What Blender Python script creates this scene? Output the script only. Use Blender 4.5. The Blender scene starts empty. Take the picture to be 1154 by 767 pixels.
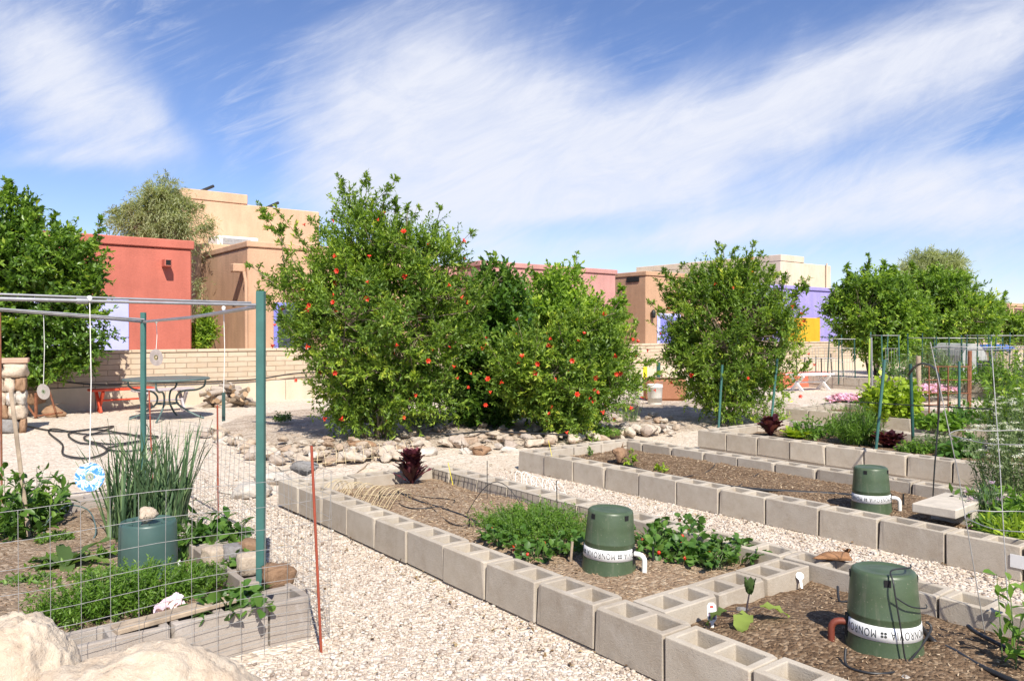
import bpy, bmesh, math, random
import numpy as np
from mathutils import Vector, Matrix, noise as mnoise

random.seed(7)
RNG = np.random.default_rng(7)
R = math.radians
scene = bpy.context.scene
COL = scene.collection

# ------------------------------------------------------------------ camera
# world axes: x runs across the raised beds, y runs along them, z is up
EYE = 1.41
YAW = R(38.0)
CS, SN = math.cos(YAW), math.sin(YAW)
FPX, CX, HY = 880.0, 577.0, 375.0
cam_d = bpy.data.cameras.new('camera')
cam_d.sensor_width = 36.0
cam_d.lens = 36.0 * FPX / 1154.0
cam_d.shift_y = -(383.5 - HY) / 1154.0
cam_d.clip_start = 0.05
cam_d.clip_end = 2000.0
cam = bpy.data.objects.new('camera', cam_d)
cam.location = (0, 0, EYE)
cam.rotation_euler = (R(90), 0, -YAW)
COL.objects.link(cam)
scene.camera = cam

# ------------------------------------------------------------------ sun, sky, exposure
SUN_EL = R(46.0)
SX, SY = -0.37, -0.929
sun_vec = Vector((SX * math.cos(SUN_EL), SY * math.cos(SUN_EL), math.sin(SUN_EL))).normalized()
sl = bpy.data.lights.new('sun', 'SUN')
sl.energy = 5.0
sl.angle = R(0.5)
sl.color = (1.0, 0.94, 0.84)
so = bpy.data.objects.new('sun', sl)
so.rotation_euler = (-sun_vec).to_track_quat('-Z', 'Y').to_euler()
so.location = (0, 0, 30)
COL.objects.link(so)
scene.view_settings.view_transform = 'Standard'
scene.view_settings.look = 'None'
scene.view_settings.exposure = 0.47
scene.view_settings.gamma = 1.0
scene.view_settings.use_curve_mapping = False
scene.cycles.max_bounces = 6
scene.cycles.diffuse_bounces = 3
scene.cycles.transparent_max_bounces = 4


class NT:
    """tiny helper for node graphs"""
    def __init__(self, tree):
        self.t = tree
        self.n = tree.nodes
        self.l = tree.links
        self.n.clear()

    def new(self, typ, **kw):
        nd = self.n.new(typ)
        for k, v in kw.items():
            setattr(nd, k, v)
        return nd

    def put(self, sock, val):
        if isinstance(val, bpy.types.NodeSocket):
            self.l.new(val, sock)
        else:
            sock.default_value = val

    def m(self, op, a, b=0.0, c=0.0, clamp=False):
        nd = self.new('ShaderNodeMath', operation=op, use_clamp=clamp)
        for i, v in enumerate((a, b, c)):
            self.put(nd.inputs[i], v)
        return nd.outputs[0]

    def mixc(self, f, a, b, blend='MIX'):
        nd = self.new('ShaderNodeMix', data_type='RGBA', blend_type=blend)
        self.put(nd.inputs[0], f)
        self.put(nd.inputs[6], a)
        self.put(nd.inputs[7], b)
        return nd.outputs[2]

    def noise(self, vec, scale, detail=4.0, rough=0.55, dist=0.0):
        nd = self.new('ShaderNodeTexNoise')
        if vec is not None:
            self.l.new(vec, nd.inputs['Vector'])
        nd.inputs['Scale'].default_value = scale
        nd.inputs['Detail'].default_value = detail
        nd.inputs['Roughness'].default_value = rough
        nd.inputs['Distortion'].default_value = dist
        return nd.outputs['Fac']

    def smooth(self, x, lo, hi, a=0.0, b=1.0):
        nd = self.new('ShaderNodeMapRange', interpolation_type='SMOOTHSTEP')
        self.put(nd.inputs[0], x)
        for i, v in enumerate((lo, hi, a, b)):
            nd.inputs[i + 1].default_value = v
        return nd.outputs[0]

    def ramp(self, fac, stops):
        nd = self.new('ShaderNodeValToRGB')
        e = nd.color_ramp.elements
        while len(e) < len(stops):
            e.new(0.5)
        for i, (p, c) in enumerate(stops):
            e[i].position = p
            e[i].color = (c[0], c[1], c[2], 1)
        self.put(nd.inputs[0], fac)
        return nd.outputs[0]


world = bpy.data.worlds.new('World')
scene.world = world
world.use_nodes = True
w = NT(world.node_tree)
sky = w.new('ShaderNodeTexSky', sky_type='NISHITA')
sky.sun_disc = False
sky.sun_elevation = SUN_EL
sky.sun_rotation = math.atan2(SX, SY)
sky.altitude = 800.0
sky.air_density = 1.0
sky.dust_density = 0.35
sky.ozone_density = 2.3
tc = w.new('ShaderNodeTexCoord')
sep = w.new('ShaderNodeSeparateXYZ')
w.l.new(tc.outputs['Generated'], sep.inputs[0])
dx, dy, dz = sep.outputs
fwd = w.m('ADD', w.m('MULTIPLY', dx, SN), w.m('MULTIPLY', dy, CS))      # towards the houses
rgt = w.m('SUBTRACT', w.m('MULTIPLY', dx, CS), w.m('MULTIPLY', dy, SN))
fsafe = w.m('MAXIMUM', fwd, 0.08)
ca = w.m('DIVIDE', rgt, fsafe)           # bearing of a cloud
cb = w.m('DIVIDE', dz, fsafe)            # its height


def cloud_blob(x, y, rx, ry, tilt, amp):
    """one soft bank of cirrus: centre, reach and lean on the sky"""
    a0, b0 = (x - CX) / FPX, (HY - y) / FPX
    t = R(tilt)
    da, db = w.m('SUBTRACT', ca, a0), w.m('SUBTRACT', cb, b0)
    p = w.m('ADD', w.m('MULTIPLY', da, math.cos(t)), w.m('MULTIPLY', db, math.sin(t)))
    q = w.m('SUBTRACT', w.m('MULTIPLY', db, math.cos(t)), w.m('MULTIPLY', da, math.sin(t)))
    p = w.m('DIVIDE', p, rx / FPX)
    q = w.m('DIVIDE', q, ry / FPX)
    r2 = w.m('ADD', w.m('MULTIPLY', p, p), w.m('MULTIPLY', q, q))
    return w.m('MULTIPLY', w.m('EXPONENT', w.m('MULTIPLY', r2, -1.0)), amp)


blobs = [(470, 120, 150, 112, 12, 1.0), (620, 172, 220, 74, 16, 1.05), (880, 130, 330, 52, 22, 0.8),
         (1090, 40, 200, 62, 20, 0.55), (960, 215, 300, 42, 14, 0.7), (640, 215, 200, 34, 2, 0.45),
         (90, 120, 130, 62, -28, 0.72), (20, 40, 120, 60, -20, 0.5), (190, 150, 60, 26, -40, 0.35),
         (1120, 240, 130, 40, 12, 0.6), (820, 262, 230, 18, 6, 0.4), (60, 178, 120, 12, 4, 0.4),
         (740, 45, 95, 40, 60, -0.35), (1120, 150, 90, 18, 22, -0.4), (260, 130, 55, 110, 8, -0.35),
         (620, 255, 130, 16, 0, -0.3), (1000, 300, 200, 14, 4, 0.28)]
tot = None
for b in blobs:
    o_ = cloud_blob(*b)
    tot = o_ if tot is None else w.m('ADD', tot, o_)
comb = w.new('ShaderNodeCombineXYZ')
t_ = R(24)
pa = w.m('ADD', w.m('MULTIPLY', ca, math.cos(t_)), w.m('MULTIPLY', cb, math.sin(t_)))
pb = w.m('SUBTRACT', w.m('MULTIPLY', cb, math.cos(t_)), w.m('MULTIPLY', ca, math.sin(t_)))
w.put(comb.inputs[0], w.m('MULTIPLY', pa, 1.1))
w.put(comb.inputs[1], w.m('MULTIPLY', pb, 2.2))
cv = comb.outputs[0]
n1 = w.noise(cv, 2.3, 9.0, 0.6, 0.9)
comb2 = w.new('ShaderNodeCombineXYZ')
w.put(comb2.inputs[0], w.m('MULTIPLY', pa, 1.7))
w.put(comb2.inputs[1], w.m('MULTIPLY', pb, 7.0))
n2 = w.noise(comb2.outputs[0], 3.0, 9.0, 0.68, 0.7)
nn = w.m('ADD', w.m('MULTIPLY', w.m('SUBTRACT', n1, 0.5), 1.5), w.m('MULTIPLY', w.m('SUBTRACT', n2, 0.5), 0.95))
dens = w.smooth(w.m('ADD', tot, w.m('MULTIPLY', nn, w.m('ADD', w.m('MULTIPLY', tot, 0.8), 0.25, clamp=True))), 0.04, 1.05, 0.0, 0.95)
comb3 = w.new('ShaderNodeCombineXYZ')
w.put(comb3.inputs[0], w.m('MULTIPLY', pa, 3.0))
w.put(comb3.inputs[1], w.m('MULTIPLY', pb, 16.0))
n3 = w.noise(comb3.outputs[0], 2.2, 10.0, 0.7, 0.9)
n4 = w.noise(cv, 5.5, 8.0, 0.66, 1.4)
thin = w.m('MULTIPLY', w.smooth(n3, 0.42, 0.78, 0.0, 0.42), w.smooth(n1, 0.38, 0.62))
puff = w.m('MULTIPLY', w.smooth(n4, 0.34, 0.60, 0.84, 1.0), w.smooth(n3, 0.25, 0.6, 0.88, 1.0))
dens = w.m('ADD', w.m('MULTIPLY', dens, puff), w.m('MULTIPLY', thin, w.m('SUBTRACT', 1.0, dens)), clamp=True)
dens = w.m('MULTIPLY', dens, w.smooth(dz, 0.0, 0.06))
front = w.smooth(fwd, 0.05, 0.25)
cirrus_back = w.smooth(w.noise(tc.outputs['Generated'], 2.2, 6.0, 0.6, 1.0), 0.45, 0.8, 0.0, 0.5)
dens = w.m('ADD', w.m('MULTIPLY', dens, front), w.m('MULTIPLY', cirrus_back, w.m('SUBTRACT', 1.0, front)))
skyc = w.new('ShaderNodeHueSaturation')
w.l.new(sky.outputs[0], skyc.inputs['Color'])
skyc.inputs['Saturation'].default_value = 1.06
skyc.inputs['Value'].default_value = 1.0
cloudc = (6.3, 6.5, 7.2, 1)
skyb = w.mixc(1.0, skyc.outputs[0], (1.02, 0.97, 1.13, 1), 'MULTIPLY')
mixed = w.mixc(dens, skyb, cloudc)
bg = w.new('ShaderNodeBackground')
w.l.new(mixed, bg.inputs['Color'])
bg.inputs['Strength'].default_value = 0.10
wo = w.new('ShaderNodeOutputWorld')
w.l.new(bg.outputs[0], wo.inputs[0])


# ------------------------------------------------------------------ surveying helpers
def W(px, py, depth):
    """world point seen in the photograph at px,py and standing depth metres away"""
    xc = (px - CX) / FPX * depth
    return Vector((CS * xc + SN * depth, -SN * xc + CS * depth, EYE - (py - HY) / FPX * depth))


def G(px, py, z=0.0):
    """world point on the level z seen at px,py"""
    return W(px, py, FPX * (EYE - z) / (py - HY))


def facade_u(px, v):
    k = (px - CX) / FPX
    return v * (SN + k * CS) / (CS - k * SN)


def depth_of(p):
    return SN * p[0] + CS * p[1]


def zat(py, p):
    return EYE - (py - HY) / FPX * depth_of(p)


# ------------------------------------------------------------------ mesh helpers
class MB:
    def __init__(self):
        self.v, self.f, self.mi, self.sm = [], [], [], []

    def add(self, vs, fs, mi=0, smooth=False):
        o = len(self.v)
        self.v.extend([tuple(p) for p in vs])
        for f in fs:
            self.f.append([i + o for i in f])
            self.mi.append(mi)
            self.sm.append(smooth)

    def box(self, x0, y0, z0, x1, y1, z1, mi=0, M=None):
        vs = [Vector((x, y, z)) for z in (z0, z1) for y in (y0, y1) for x in (x0, x1)]
        if M is not None:
            vs = [M @ p for p in vs]
        self.add(vs, [(0, 2, 3, 1), (4, 5, 7, 6), (0, 1, 5, 4), (2, 6, 7, 3), (0, 4, 6, 2), (1, 3, 7, 5)], mi)

    def bbox(self, x0, y0, z0, x1, y1, z1, b=0.005, mi=0, M=None):
        """box with chamfered edges"""
        bm = bmesh.new()
        r = bmesh.ops.create_cube(bm, size=1.0)
        for p in bm.verts:
            p.co = Vector(((x0 + x1) / 2 + p.co.x * (x1 - x0), (y0 + y1) / 2 + p.co.y * (y1 - y0), (z0 + z1) / 2 + p.co.z * (z1 - z0)))
        bmesh.ops.bevel(bm, geom=bm.edges[:], offset=b, segments=1, affect='EDGES')
        bm.verts.index_update()
        vs = [(M @ p.co if M is not None else p.co.copy()) for p in bm.verts]
        self.add(vs, [[q.index for q in f.verts] for f in bm.faces], mi)
        bm.free()

    def tube(self, pts, r, n=8, mi=0, caps=True, smooth=True):
        pts = [Vector(p) for p in pts]
        rs = r if isinstance(r, (list, tuple)) else [r] * len(pts)
        rings = []
        prev = None
        for i, p in enumerate(pts):
            d = (pts[min(i + 1, len(pts) - 1)] - pts[max(i - 1, 0)])
            if d.length < 1e-9:
                d = Vector((0, 0, 1))
            d.normalize()
            if prev is None:
                up = Vector((0, 0, 1)) if abs(d.z) < 0.95 else Vector((1, 0, 0))
                a = d.cross(up).normalized()
            else:
                a = (prev - d * prev.dot(d))
                a = a.normalized() if a.length > 1e-6 else d.orthogonal().normalized()
            prev = a
            b = d.cross(a)
            rings.append([p + (a * math.cos(2 * math.pi * k / n) + b * math.sin(2 * math.pi * k / n)) * rs[i] for k in range(n)])
        vs = [q for ring in rings for q in ring]
        fs = []
        for i in range(len(pts) - 1):
            for k in range(n):
                k2 = (k + 1) % n
                fs.append((i * n + k, i * n + k2, (i + 1) * n + k2, (i + 1) * n + k))
        self.add(vs, fs, mi, smooth)
        if caps:
            self.add(rings[0], [list(range(n - 1, -1, -1))], mi)
            self.add(rings[-1], [list(range(n))], mi)

    def lathe(self, prof, n=32, c=(0, 0, 0), mi=0, smooth=True):
        vs, fs = [], []
        for (r, z) in prof:
            for k in range(n):
                t = 2 * math.pi * k / n
                vs.append((c[0] + r * math.cos(t), c[1] + r * math.sin(t), c[2] + z))
        for i in range(len(prof) - 1):
            for k in range(n):
                k2 = (k + 1) % n
                fs.append((i * n + k, i * n + k2, (i + 1) * n + k2, (i + 1) * n + k))
        self.add(vs, fs, mi, smooth)

    def mesh(self, name, mats):
        me = bpy.data.meshes.new(name)
        me.from_pydata(self.v, [], self.f)
        for m_ in (mats if isinstance(mats, (list, tuple)) else [mats]):
            me.materials.append(m_)
        me.polygons.foreach_set('material_index', self.mi)
        me.polygons.foreach_set('use_smooth', self.sm)
        me.update()
        return me

    def build(self, name, mats, parent=None, loc=(0, 0, 0)):
        return link(name, self.mesh(name, mats), parent, loc)


def link(name, data, parent=None, loc=(0, 0, 0), rot=(0, 0, 0)):
    o = bpy.data.objects.new(name, data)
    o.location = loc
    o.rotation_euler = rot
    COL.objects.link(o)
    if parent is not None:
        o.parent = parent
    return o


def tag(o, label=None, cat=None, group=None, kind=None):
    if label:
        o['label'] = label
    if cat:
        o['category'] = cat
    if group:
        o['group'] = group
    if kind:
        o['kind'] = kind
    return o


def thing(name, label, cat, loc=(0, 0, 0), rz=0.0, group=None):
    o = link(name, None, None, loc, (0, 0, rz))
    o.empty_display_size = 0.1
    return tag(o, label, cat, group)


def copy_tree(o, loc=None, rot=None, label=None, parent=None):
    c = o.copy()
    COL.objects.link(c)
    if parent is not None:
        c.parent = parent
    if loc is not None:
        c.location = loc
    if rot is not None:
        c.rotation_euler = rot
    if label:
        c['label'] = label
    for ch in list(o.children):
        copy_tree(ch, parent=c)
    return c


def np_mesh(name, verts, faces_n, idx, mats, rnd=None, smooth=False):
    """verts (N,3); idx flat loop indices; faces_n verts per face"""
    me = bpy.data.meshes.new(name)
    nf = len(idx) // faces_n
    me.vertices.add(len(verts))
    me.vertices.foreach_set('co', np.asarray(verts, np.float32).ravel())
    me.loops.add(len(idx))
    me.loops.foreach_set('vertex_index', np.asarray(idx, np.int32))
    me.polygons.add(nf)
    me.polygons.foreach_set('loop_start', np.arange(0, nf * faces_n, faces_n, dtype=np.int32))
    me.polygons.foreach_set('loop_total', np.full(nf, faces_n, np.int32))
    if smooth:
        me.polygons.foreach_set('use_smooth', np.ones(nf, bool))
    for m_ in (mats if isinstance(mats, (list, tuple)) else [mats]):
        me.materials.append(m_)
    if rnd is not None:
        at = me.attributes.new('rnd', 'FLOAT', 'FACE')
        at.data.foreach_set('value', np.asarray(rnd, np.float32))
    me.update(calc_edges=True)
    return me


def unit(a):
    return a / np.maximum(np.linalg.norm(a, axis=1, keepdims=True), 1e-9)


def leaf_data(pos, d, nrm, L, Wd, rnd, fold=0.18, curl=0.0):
    """folded leaves, two triangles each -> verts, idx, rnd"""
    d = unit(d)
    s = unit(np.cross(d, nrm))
    n = np.cross(s, d)
    L = L[:, None]
    Wd = Wd[:, None]
    a = pos
    tip = pos + d * L - n * L * curl
    mid = pos + d * L * 0.45
    l = mid + s * Wd * 0.5 + n * Wd * fold
    r = mid - s * Wd * 0.5 + n * Wd * fold
    N = len(pos)
    v = np.stack([a, l, tip, r], 1).reshape(-1, 3)
    b = np.arange(N) * 4
    idx = np.stack([b, b + 2, b + 1, b, b + 3, b + 2], 1).ravel()
    return v, idx, np.repeat(rnd, 2)


def blade_data(pos, d, nrm, L, Wd, rnd, fold=0.15, curl=0.1):
    """rounder leaves, four triangles each"""
    d = unit(d)
    s = unit(np.cross(d, nrm))
    n = np.cross(s, d)
    L = L[:, None]
    Wd = Wd[:, None]
    a = pos
    c = pos + d * L * 0.5 - n * L * 0.0
    tip = pos + d * L - n * L * curl
    l = pos + d * L * 0.5 + s * Wd * 0.5 + n * Wd * fold
    r = pos + d * L * 0.5 - s * Wd * 0.5 + n * Wd * fold
    l0 = pos + d * L * 0.82 + s * Wd * 0.34 + n * (Wd * fold - L * curl * 0.5)
    r0 = pos + d * L * 0.82 - s * Wd * 0.34 + n * (Wd * fold - L * curl * 0.5)
    N = len(pos)
    v = np.stack([a, l, l0, tip, r0, r, c], 1).reshape(-1, 3)
    b = np.arange(N) * 7
    idx = np.stack([b, b + 6, b + 1, b + 1, b + 6, b + 2, b + 2, b + 6, b + 3,
                    b + 3, b + 6, b + 4, b + 4, b + 6, b + 5, b + 5, b + 6, b], 1).ravel()
    return v, idx, np.repeat(rnd, 6)


# ------------------------------------------------------------------ materials
def base_mat(name):
    m_ = bpy.data.materials.new(name)
    m_.use_nodes = True
    t = NT(m_.node_tree)
    out = t.new('ShaderNodeOutputMaterial')
    bs = t.new('ShaderNodeBsdfPrincipled')
    t.l.new(bs.outputs[0], out.inputs[0])
    return m_, t, bs, out


def bump(t, bs, h, strength=0.4, dist=0.01):
    b = t.new('ShaderNodeBump')
    b.inputs['Strength'].default_value = strength
    b.inputs['Distance'].default_value = dist
    t.put(b.inputs['Height'], h)
    t.l.new(b.outputs[0], bs.inputs['Normal'])


def c3(c, k=1.0):
    return (c[0] * k, c[1] * k, c[2] * k, 1)


def mat(name, c, rough=0.6, var=0.15, scale=6.0, fine=60.0, bstr=0.2, bdist=0.003, metal=0.0, c2=None, spec=0.5):
    """painted / plastic / wood-like stuff: base colour with blotches and grain"""
    m_, t, bs, out = base_mat(name)
    tc_ = t.new('ShaderNodeTexCoord').outputs['Object']
    n = t.noise(tc_, scale, 5.0, 0.6)
    lo = c3(c, 1 - var)
    hi = c3(c2) if c2 else c3(c, 1 + var)
    col = t.mixc(t.smooth(n, 0.3, 0.7), lo, hi)
    t.put(bs.inputs['Base Color'], col)
    f = t.noise(tc_, fine, 3.0, 0.6)
    t.put(bs.inputs['Roughness'], t.m('ADD', rough - 0.08, t.m('MULTIPLY', f, 0.16)))
    bs.inputs['Metallic'].default_value = metal
    bs.inputs['Specular IOR Level'].default_value = spec
    if bstr:
        bump(t, bs, f, bstr, bdist)
    return m_


def leaf_mat(name, stops, trans=0.32, rough=0.45, spec=0.4):
    m_, t, bs, out = base_mat(name)
    at = t.new('ShaderNodeAttribute', attribute_name='rnd')
    col = t.ramp(at.outputs['Fac'], stops)
    t.put(bs.inputs['Base Color'], col)
    bs.inputs['Roughness'].default_value = rough
    bs.inputs['Specular IOR Level'].default_value = spec
    tr = t.new('ShaderNodeBsdfTranslucent')
    tcol = t.mixc(1.0, col, (1.5, 1.6, 0.7, 1), 'MULTIPLY')
    t.put(tr.inputs['Color'], tcol)
    mx = t.new('ShaderNodeMixShader')
    mx.inputs[0].default_value = trans
    t.l.new(bs.outputs[0], mx.inputs[1])
    t.l.new(tr.outputs[0], mx.inputs[2])
    t.l.new(mx.outputs[0], out.inputs[0])
    return m_


def stucco(name, c, weather=0.15):
    m_, t, bs, out = base_mat(name)
    tc_ = t.new('ShaderNodeTexCoord').outputs['Object']
    mp = t.new('ShaderNodeMapping')
    mp.inputs['Scale'].default_value = (1.6, 1.6, 0.35)
    t.l.new(tc_, mp.inputs[0])
    n1_ = t.noise(tc_, 0.9, 6.0, 0.62)
    n2_ = t.noise(mp.outputs[0], 2.2, 5.0, 0.6)
    k = t.m('ADD', t.m('MULTIPLY', n1_, 0.55), t.m('MULTIPLY', n2_, 0.45))
    col = t.mixc(t.smooth(k, 0.3, 0.7), c3(c, 1 - weather), c3(c, 1 + weather))
    t.put(bs.inputs['Base Color'], col)
    bs.inputs['Roughness'].default_value = 0.95
    bs.inputs['Specular IOR Level'].default_value = 0.1
    bump(t, bs, t.noise(tc_, 22.0, 6.0, 0.7), 0.5, 0.02)
    return m_


def gravel_mat():
    m_, t, bs, out = base_mat('pale_gravel')
    tc_ = t.new('ShaderNodeTexCoord').outputs['Object']
    vo = t.new('ShaderNodeTexVoronoi')
    vo.inputs['Scale'].default_value = 48.0
    vo.inputs['Randomness'].default_value = 1.0
    t.l.new(tc_, vo.inputs['Vector'])
    sepc = t.new('ShaderNodeSeparateColor')
    t.l.new(vo.outputs['Color'], sepc.inputs[0])
    st = t.ramp(sepc.outputs[0], GRAVEL_STOPS)
    vb = t.new('ShaderNodeTexVoronoi')
    vb.inputs['Scale'].default_value = 20.0
    t.l.new(tc_, vb.inputs['Vector'])
    sep2 = t.new('ShaderNodeSeparateColor')
    t.l.new(vb.outputs['Color'], sep2.inputs[0])
    st = t.mixc(0.3, st, t.ramp(sep2.outputs[1], GRAVEL_STOPS))
    big = t.noise(tc_, 0.7, 6.0, 0.65)
    st = t.mixc(t.smooth(big, 0.45, 0.75, 0.0, 0.45), st, (0.47, 0.37, 0.27, 1))
    st = t.mixc(1.0, st, (1.14, 1.11, 1.06, 1), 'MULTIPLY')
    t.put(bs.inputs['Base Color'], st)
    bs.inputs['Roughness'].default_value = 0.9
    bs.inputs['Specular IOR Level'].default_value = 0.2
    hgt = t.m('ADD', t.m('MULTIPLY', vo.outputs['Distance'], -1.2), t.m('MULTIPLY', vb.outputs['Distance'], -0.6))
    bump(t, bs, hgt, 0.55, 0.02)
    return m_


GRAVEL_STOPS = [(0.0, (0.28, 0.22, 0.18)), (0.10, (0.44, 0.365, 0.30)), (0.4, (0.545, 0.47, 0.39)), (0.7, (0.61, 0.545, 0.47)), (1.0, (0.69, 0.645, 0.585))]


def stone_mat(name, stops, scale=5.0, attr=True):
    """rock: colour differs from rock to rock, with mottling and grain"""
    m_, t, bs, out = base_mat(name)
    tc_ = t.new('ShaderNodeTexCoord').outputs['Object']
    if attr:
        at = t.new('ShaderNodeAttribute', attribute_name='rnd')
        base = t.ramp(at.outputs['Fac'], stops)
    else:
        oi = t.new('ShaderNodeObjectInfo')
        base = t.ramp(oi.outputs['Random'], stops)
    n = t.noise(tc_, scale, 8.0, 0.68)
    base = t.mixc(t.smooth(n, 0.35, 0.7, 0.0, 0.55), base, t.mixc(1.0, base, (0.55, 0.48, 0.42, 1), 'MULTIPLY'))
    t.put(bs.inputs['Base Color'], base)
    bs.inputs['Roughness'].default_value = 0.92
    bs.inputs['Specular IOR Level'].default_value = 0.2
    bump(t, bs, t.m('ADD', t.noise(tc_, scale * 3, 8.0, 0.7), t.m('MULTIPLY', n, 0.8)), 0.7, 0.03 / max(scale / 5, 1))
    return m_


def block_mat(k_=1.0):
    m_, t, bs, out = base_mat('concrete_block' if k_ == 1 else 'weathered_block')
    tc_ = t.new('ShaderNodeTexCoord').outputs['Object']
    oi = t.new('ShaderNodeObjectInfo')
    off = t.new('ShaderNodeVectorMath', operation='ADD')
    t.l.new(tc_, off.inputs[0])
    cmb = t.new('ShaderNodeCombineXYZ')
    t.put(cmb.inputs[0], t.m('MULTIPLY', oi.outputs['Random'], 37.0))
    t.put(cmb.inputs[1], t.m('MULTIPLY', oi.outputs['Random'], 91.0))
    t.l.new(cmb.outputs[0], off.inputs[1])
    vec = off.outputs[0]
    base = t.ramp(oi.outputs['Random'], [(0.0, (0.42, 0.365, 0.295)), (0.35, (0.46, 0.405, 0.33)), (0.7, (0.51, 0.45, 0.365)), (1.0, (0.445, 0.395, 0.33))])
    n = t.noise(vec, 9.0, 7.0, 0.65)
    base = t.mixc(t.smooth(n, 0.35, 0.75, 0.0, 0.55), base, t.mixc(1.0, base, (0.72, 0.66, 0.6, 1), 'MULTIPLY'))
    sa = t.noise(vec, 3.2, 6.0, 0.7, 0.6)
    base = t.mixc(t.smooth(sa, 0.56, 0.72, 0.0, 0.5), base, (0.58, 0.53, 0.46, 1))
    base = t.mixc(t.smooth(t.noise(vec, 5.0, 7.0, 0.72, 0.8), 0.60, 0.74, 0.0, 0.5), base, (0.25, 0.19, 0.14, 1))
    base = t.mixc(1.0, base, (k_, k_, k_ * (1 + 0.35 * (1 - k_)), 1), 'MULTIPLY')
    sp = t.noise(vec, 230.0, 2.0, 0.6)
    base = t.mixc(t.smooth(sp, 0.28, 0.42, 0.45, 0.0), base, (0.17, 0.135, 0.11, 1))
    base = t.mixc(t.smooth(sp, 0.6, 0.75, 0.0, 0.4), base, (0.58, 0.5, 0.41, 1))
    t.put(bs.inputs['Base Color'], base)
    bs.inputs['Roughness'].default_value = 0.95
    bs.inputs['Specular IOR Level'].default_value = 0.15
    bump(t, bs, t.m('ADD', sp, t.m('MULTIPLY', t.noise(vec, 60.0, 4.0, 0.7), 0.8)), 0.55, 0.004)
    return m_


def soil_mat(name, a, b, chips):
    m_, t, bs, out = base_mat(name)
    tc_ = t.new('ShaderNodeTexCoord').outputs['Object']
    n = t.noise(tc_, 3.5, 7.0, 0.7)
    vo = t.new('ShaderNodeTexVoronoi')
    vo.inputs['Scale'].default_value = 60.0
    t.l.new(tc_, vo.inputs['Vector'])
    sepc = t.new('ShaderNodeSeparateColor')
    t.l.new(vo.outputs['Color'], sepc.inputs[0])
    col = t.mixc(t.smooth(n, 0.3, 0.7), c3(a), c3(b))
    col = t.mixc(t.smooth(sepc.outputs[0], 0.55, 0.95, 0.0, 0.8), col, c3(chips))
    col = t.mixc(t.smooth(sepc.outputs[1], 0.75, 1.0, 0.0, 0.6), col, c3(a, 0.45))
    t.put(bs.inputs['Base Color'], col)
    bs.inputs['Roughness'].default_value = 0.97
    bs.inputs['Specular IOR Level'].default_value = 0.1
    bump(t, bs, t.m('ADD', t.noise(tc_, 45.0, 6.0, 0.75), t.m('MULTIPLY', vo.outputs['Distance'], -0.8)), 0.9, 0.02)
    return m_


def slump_wall_mat():
    m_, t, bs, out = base_mat('tan_slump_block')
    tc_ = t.new('ShaderNodeTexCoord').outputs['Object']
    s_ = t.new('ShaderNodeSeparateXYZ')
    t.l.new(tc_, s_.inputs[0])
    c_ = t.new('ShaderNodeCombineXYZ')
    wob = t.noise(tc_, 3.0, 3.0, 0.5)
    t.put(c_.inputs[0], t.m('ADD', s_.outputs[0], s_.outputs[1]))
    t.put(c_.inputs[1], t.m('ADD', s_.outputs[2], t.m('MULTIPLY', wob, 0.02)))
    br = t.new('ShaderNodeTexBrick')
    t.l.new(c_.outputs[0], br.inputs['Vector'])
    br.inputs['Scale'].default_value = 1.0
    br.inputs['Brick Width'].default_value = 0.40
    br.inputs['Row Height'].default_value = 0.104
    br.inputs['Mortar Size'].default_value = 0.009
    br.inputs['Mortar Smooth'].default_value = 0.4
    br.inputs['Bias'].default_value = -0.2
    br.inputs['Color1'].default_value = (0.60, 0.475, 0.345, 1)
    br.inputs['Color2'].default_value = (0.50, 0.38, 0.265, 1)
    br.inputs['Mortar'].default_value = (0.37, 0.285, 0.2, 1)
    n = t.noise(tc_, 6.0, 6.0, 0.65)
    col = t.mixc(t.smooth(n, 0.4, 0.75, 0.0, 0.35), br.outputs['Color'], (0.62, 0.53, 0.43, 1))
    t.put(bs.inputs['Base Color'], col)
    bs.inputs['Roughness'].default_value = 0.95
    bs.inputs['Specular IOR Level'].default_value = 0.1
    h = t.m('ADD', t.m('MULTIPLY', br.outputs['Fac'], -1.0), t.m('MULTIPLY', t.noise(tc_, 14.0, 5.0, 0.6), 0.5))
    bump(t, bs, h, 0.8, 0.015)
    return m_


def bark_mat(name, a, b):
    m_, t, bs, out = base_mat(name)
    tc_ = t.new('ShaderNodeTexCoord').outputs['Object']
    mp = t.new('ShaderNodeMapping')
    mp.inputs['Scale'].default_value = (18, 18, 4)
    t.l.new(tc_, mp.inputs[0])
    n = t.noise(mp.outputs[0], 2.0, 6.0, 0.7)
    t.put(bs.inputs['Base Color'], t.mixc(t.smooth(n, 0.3, 0.7), c3(a), c3(b)))
    bs.inputs['Roughness'].default_value = 0.9
    bump(t, bs, n, 0.7, 0.01)
    return m_


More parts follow.
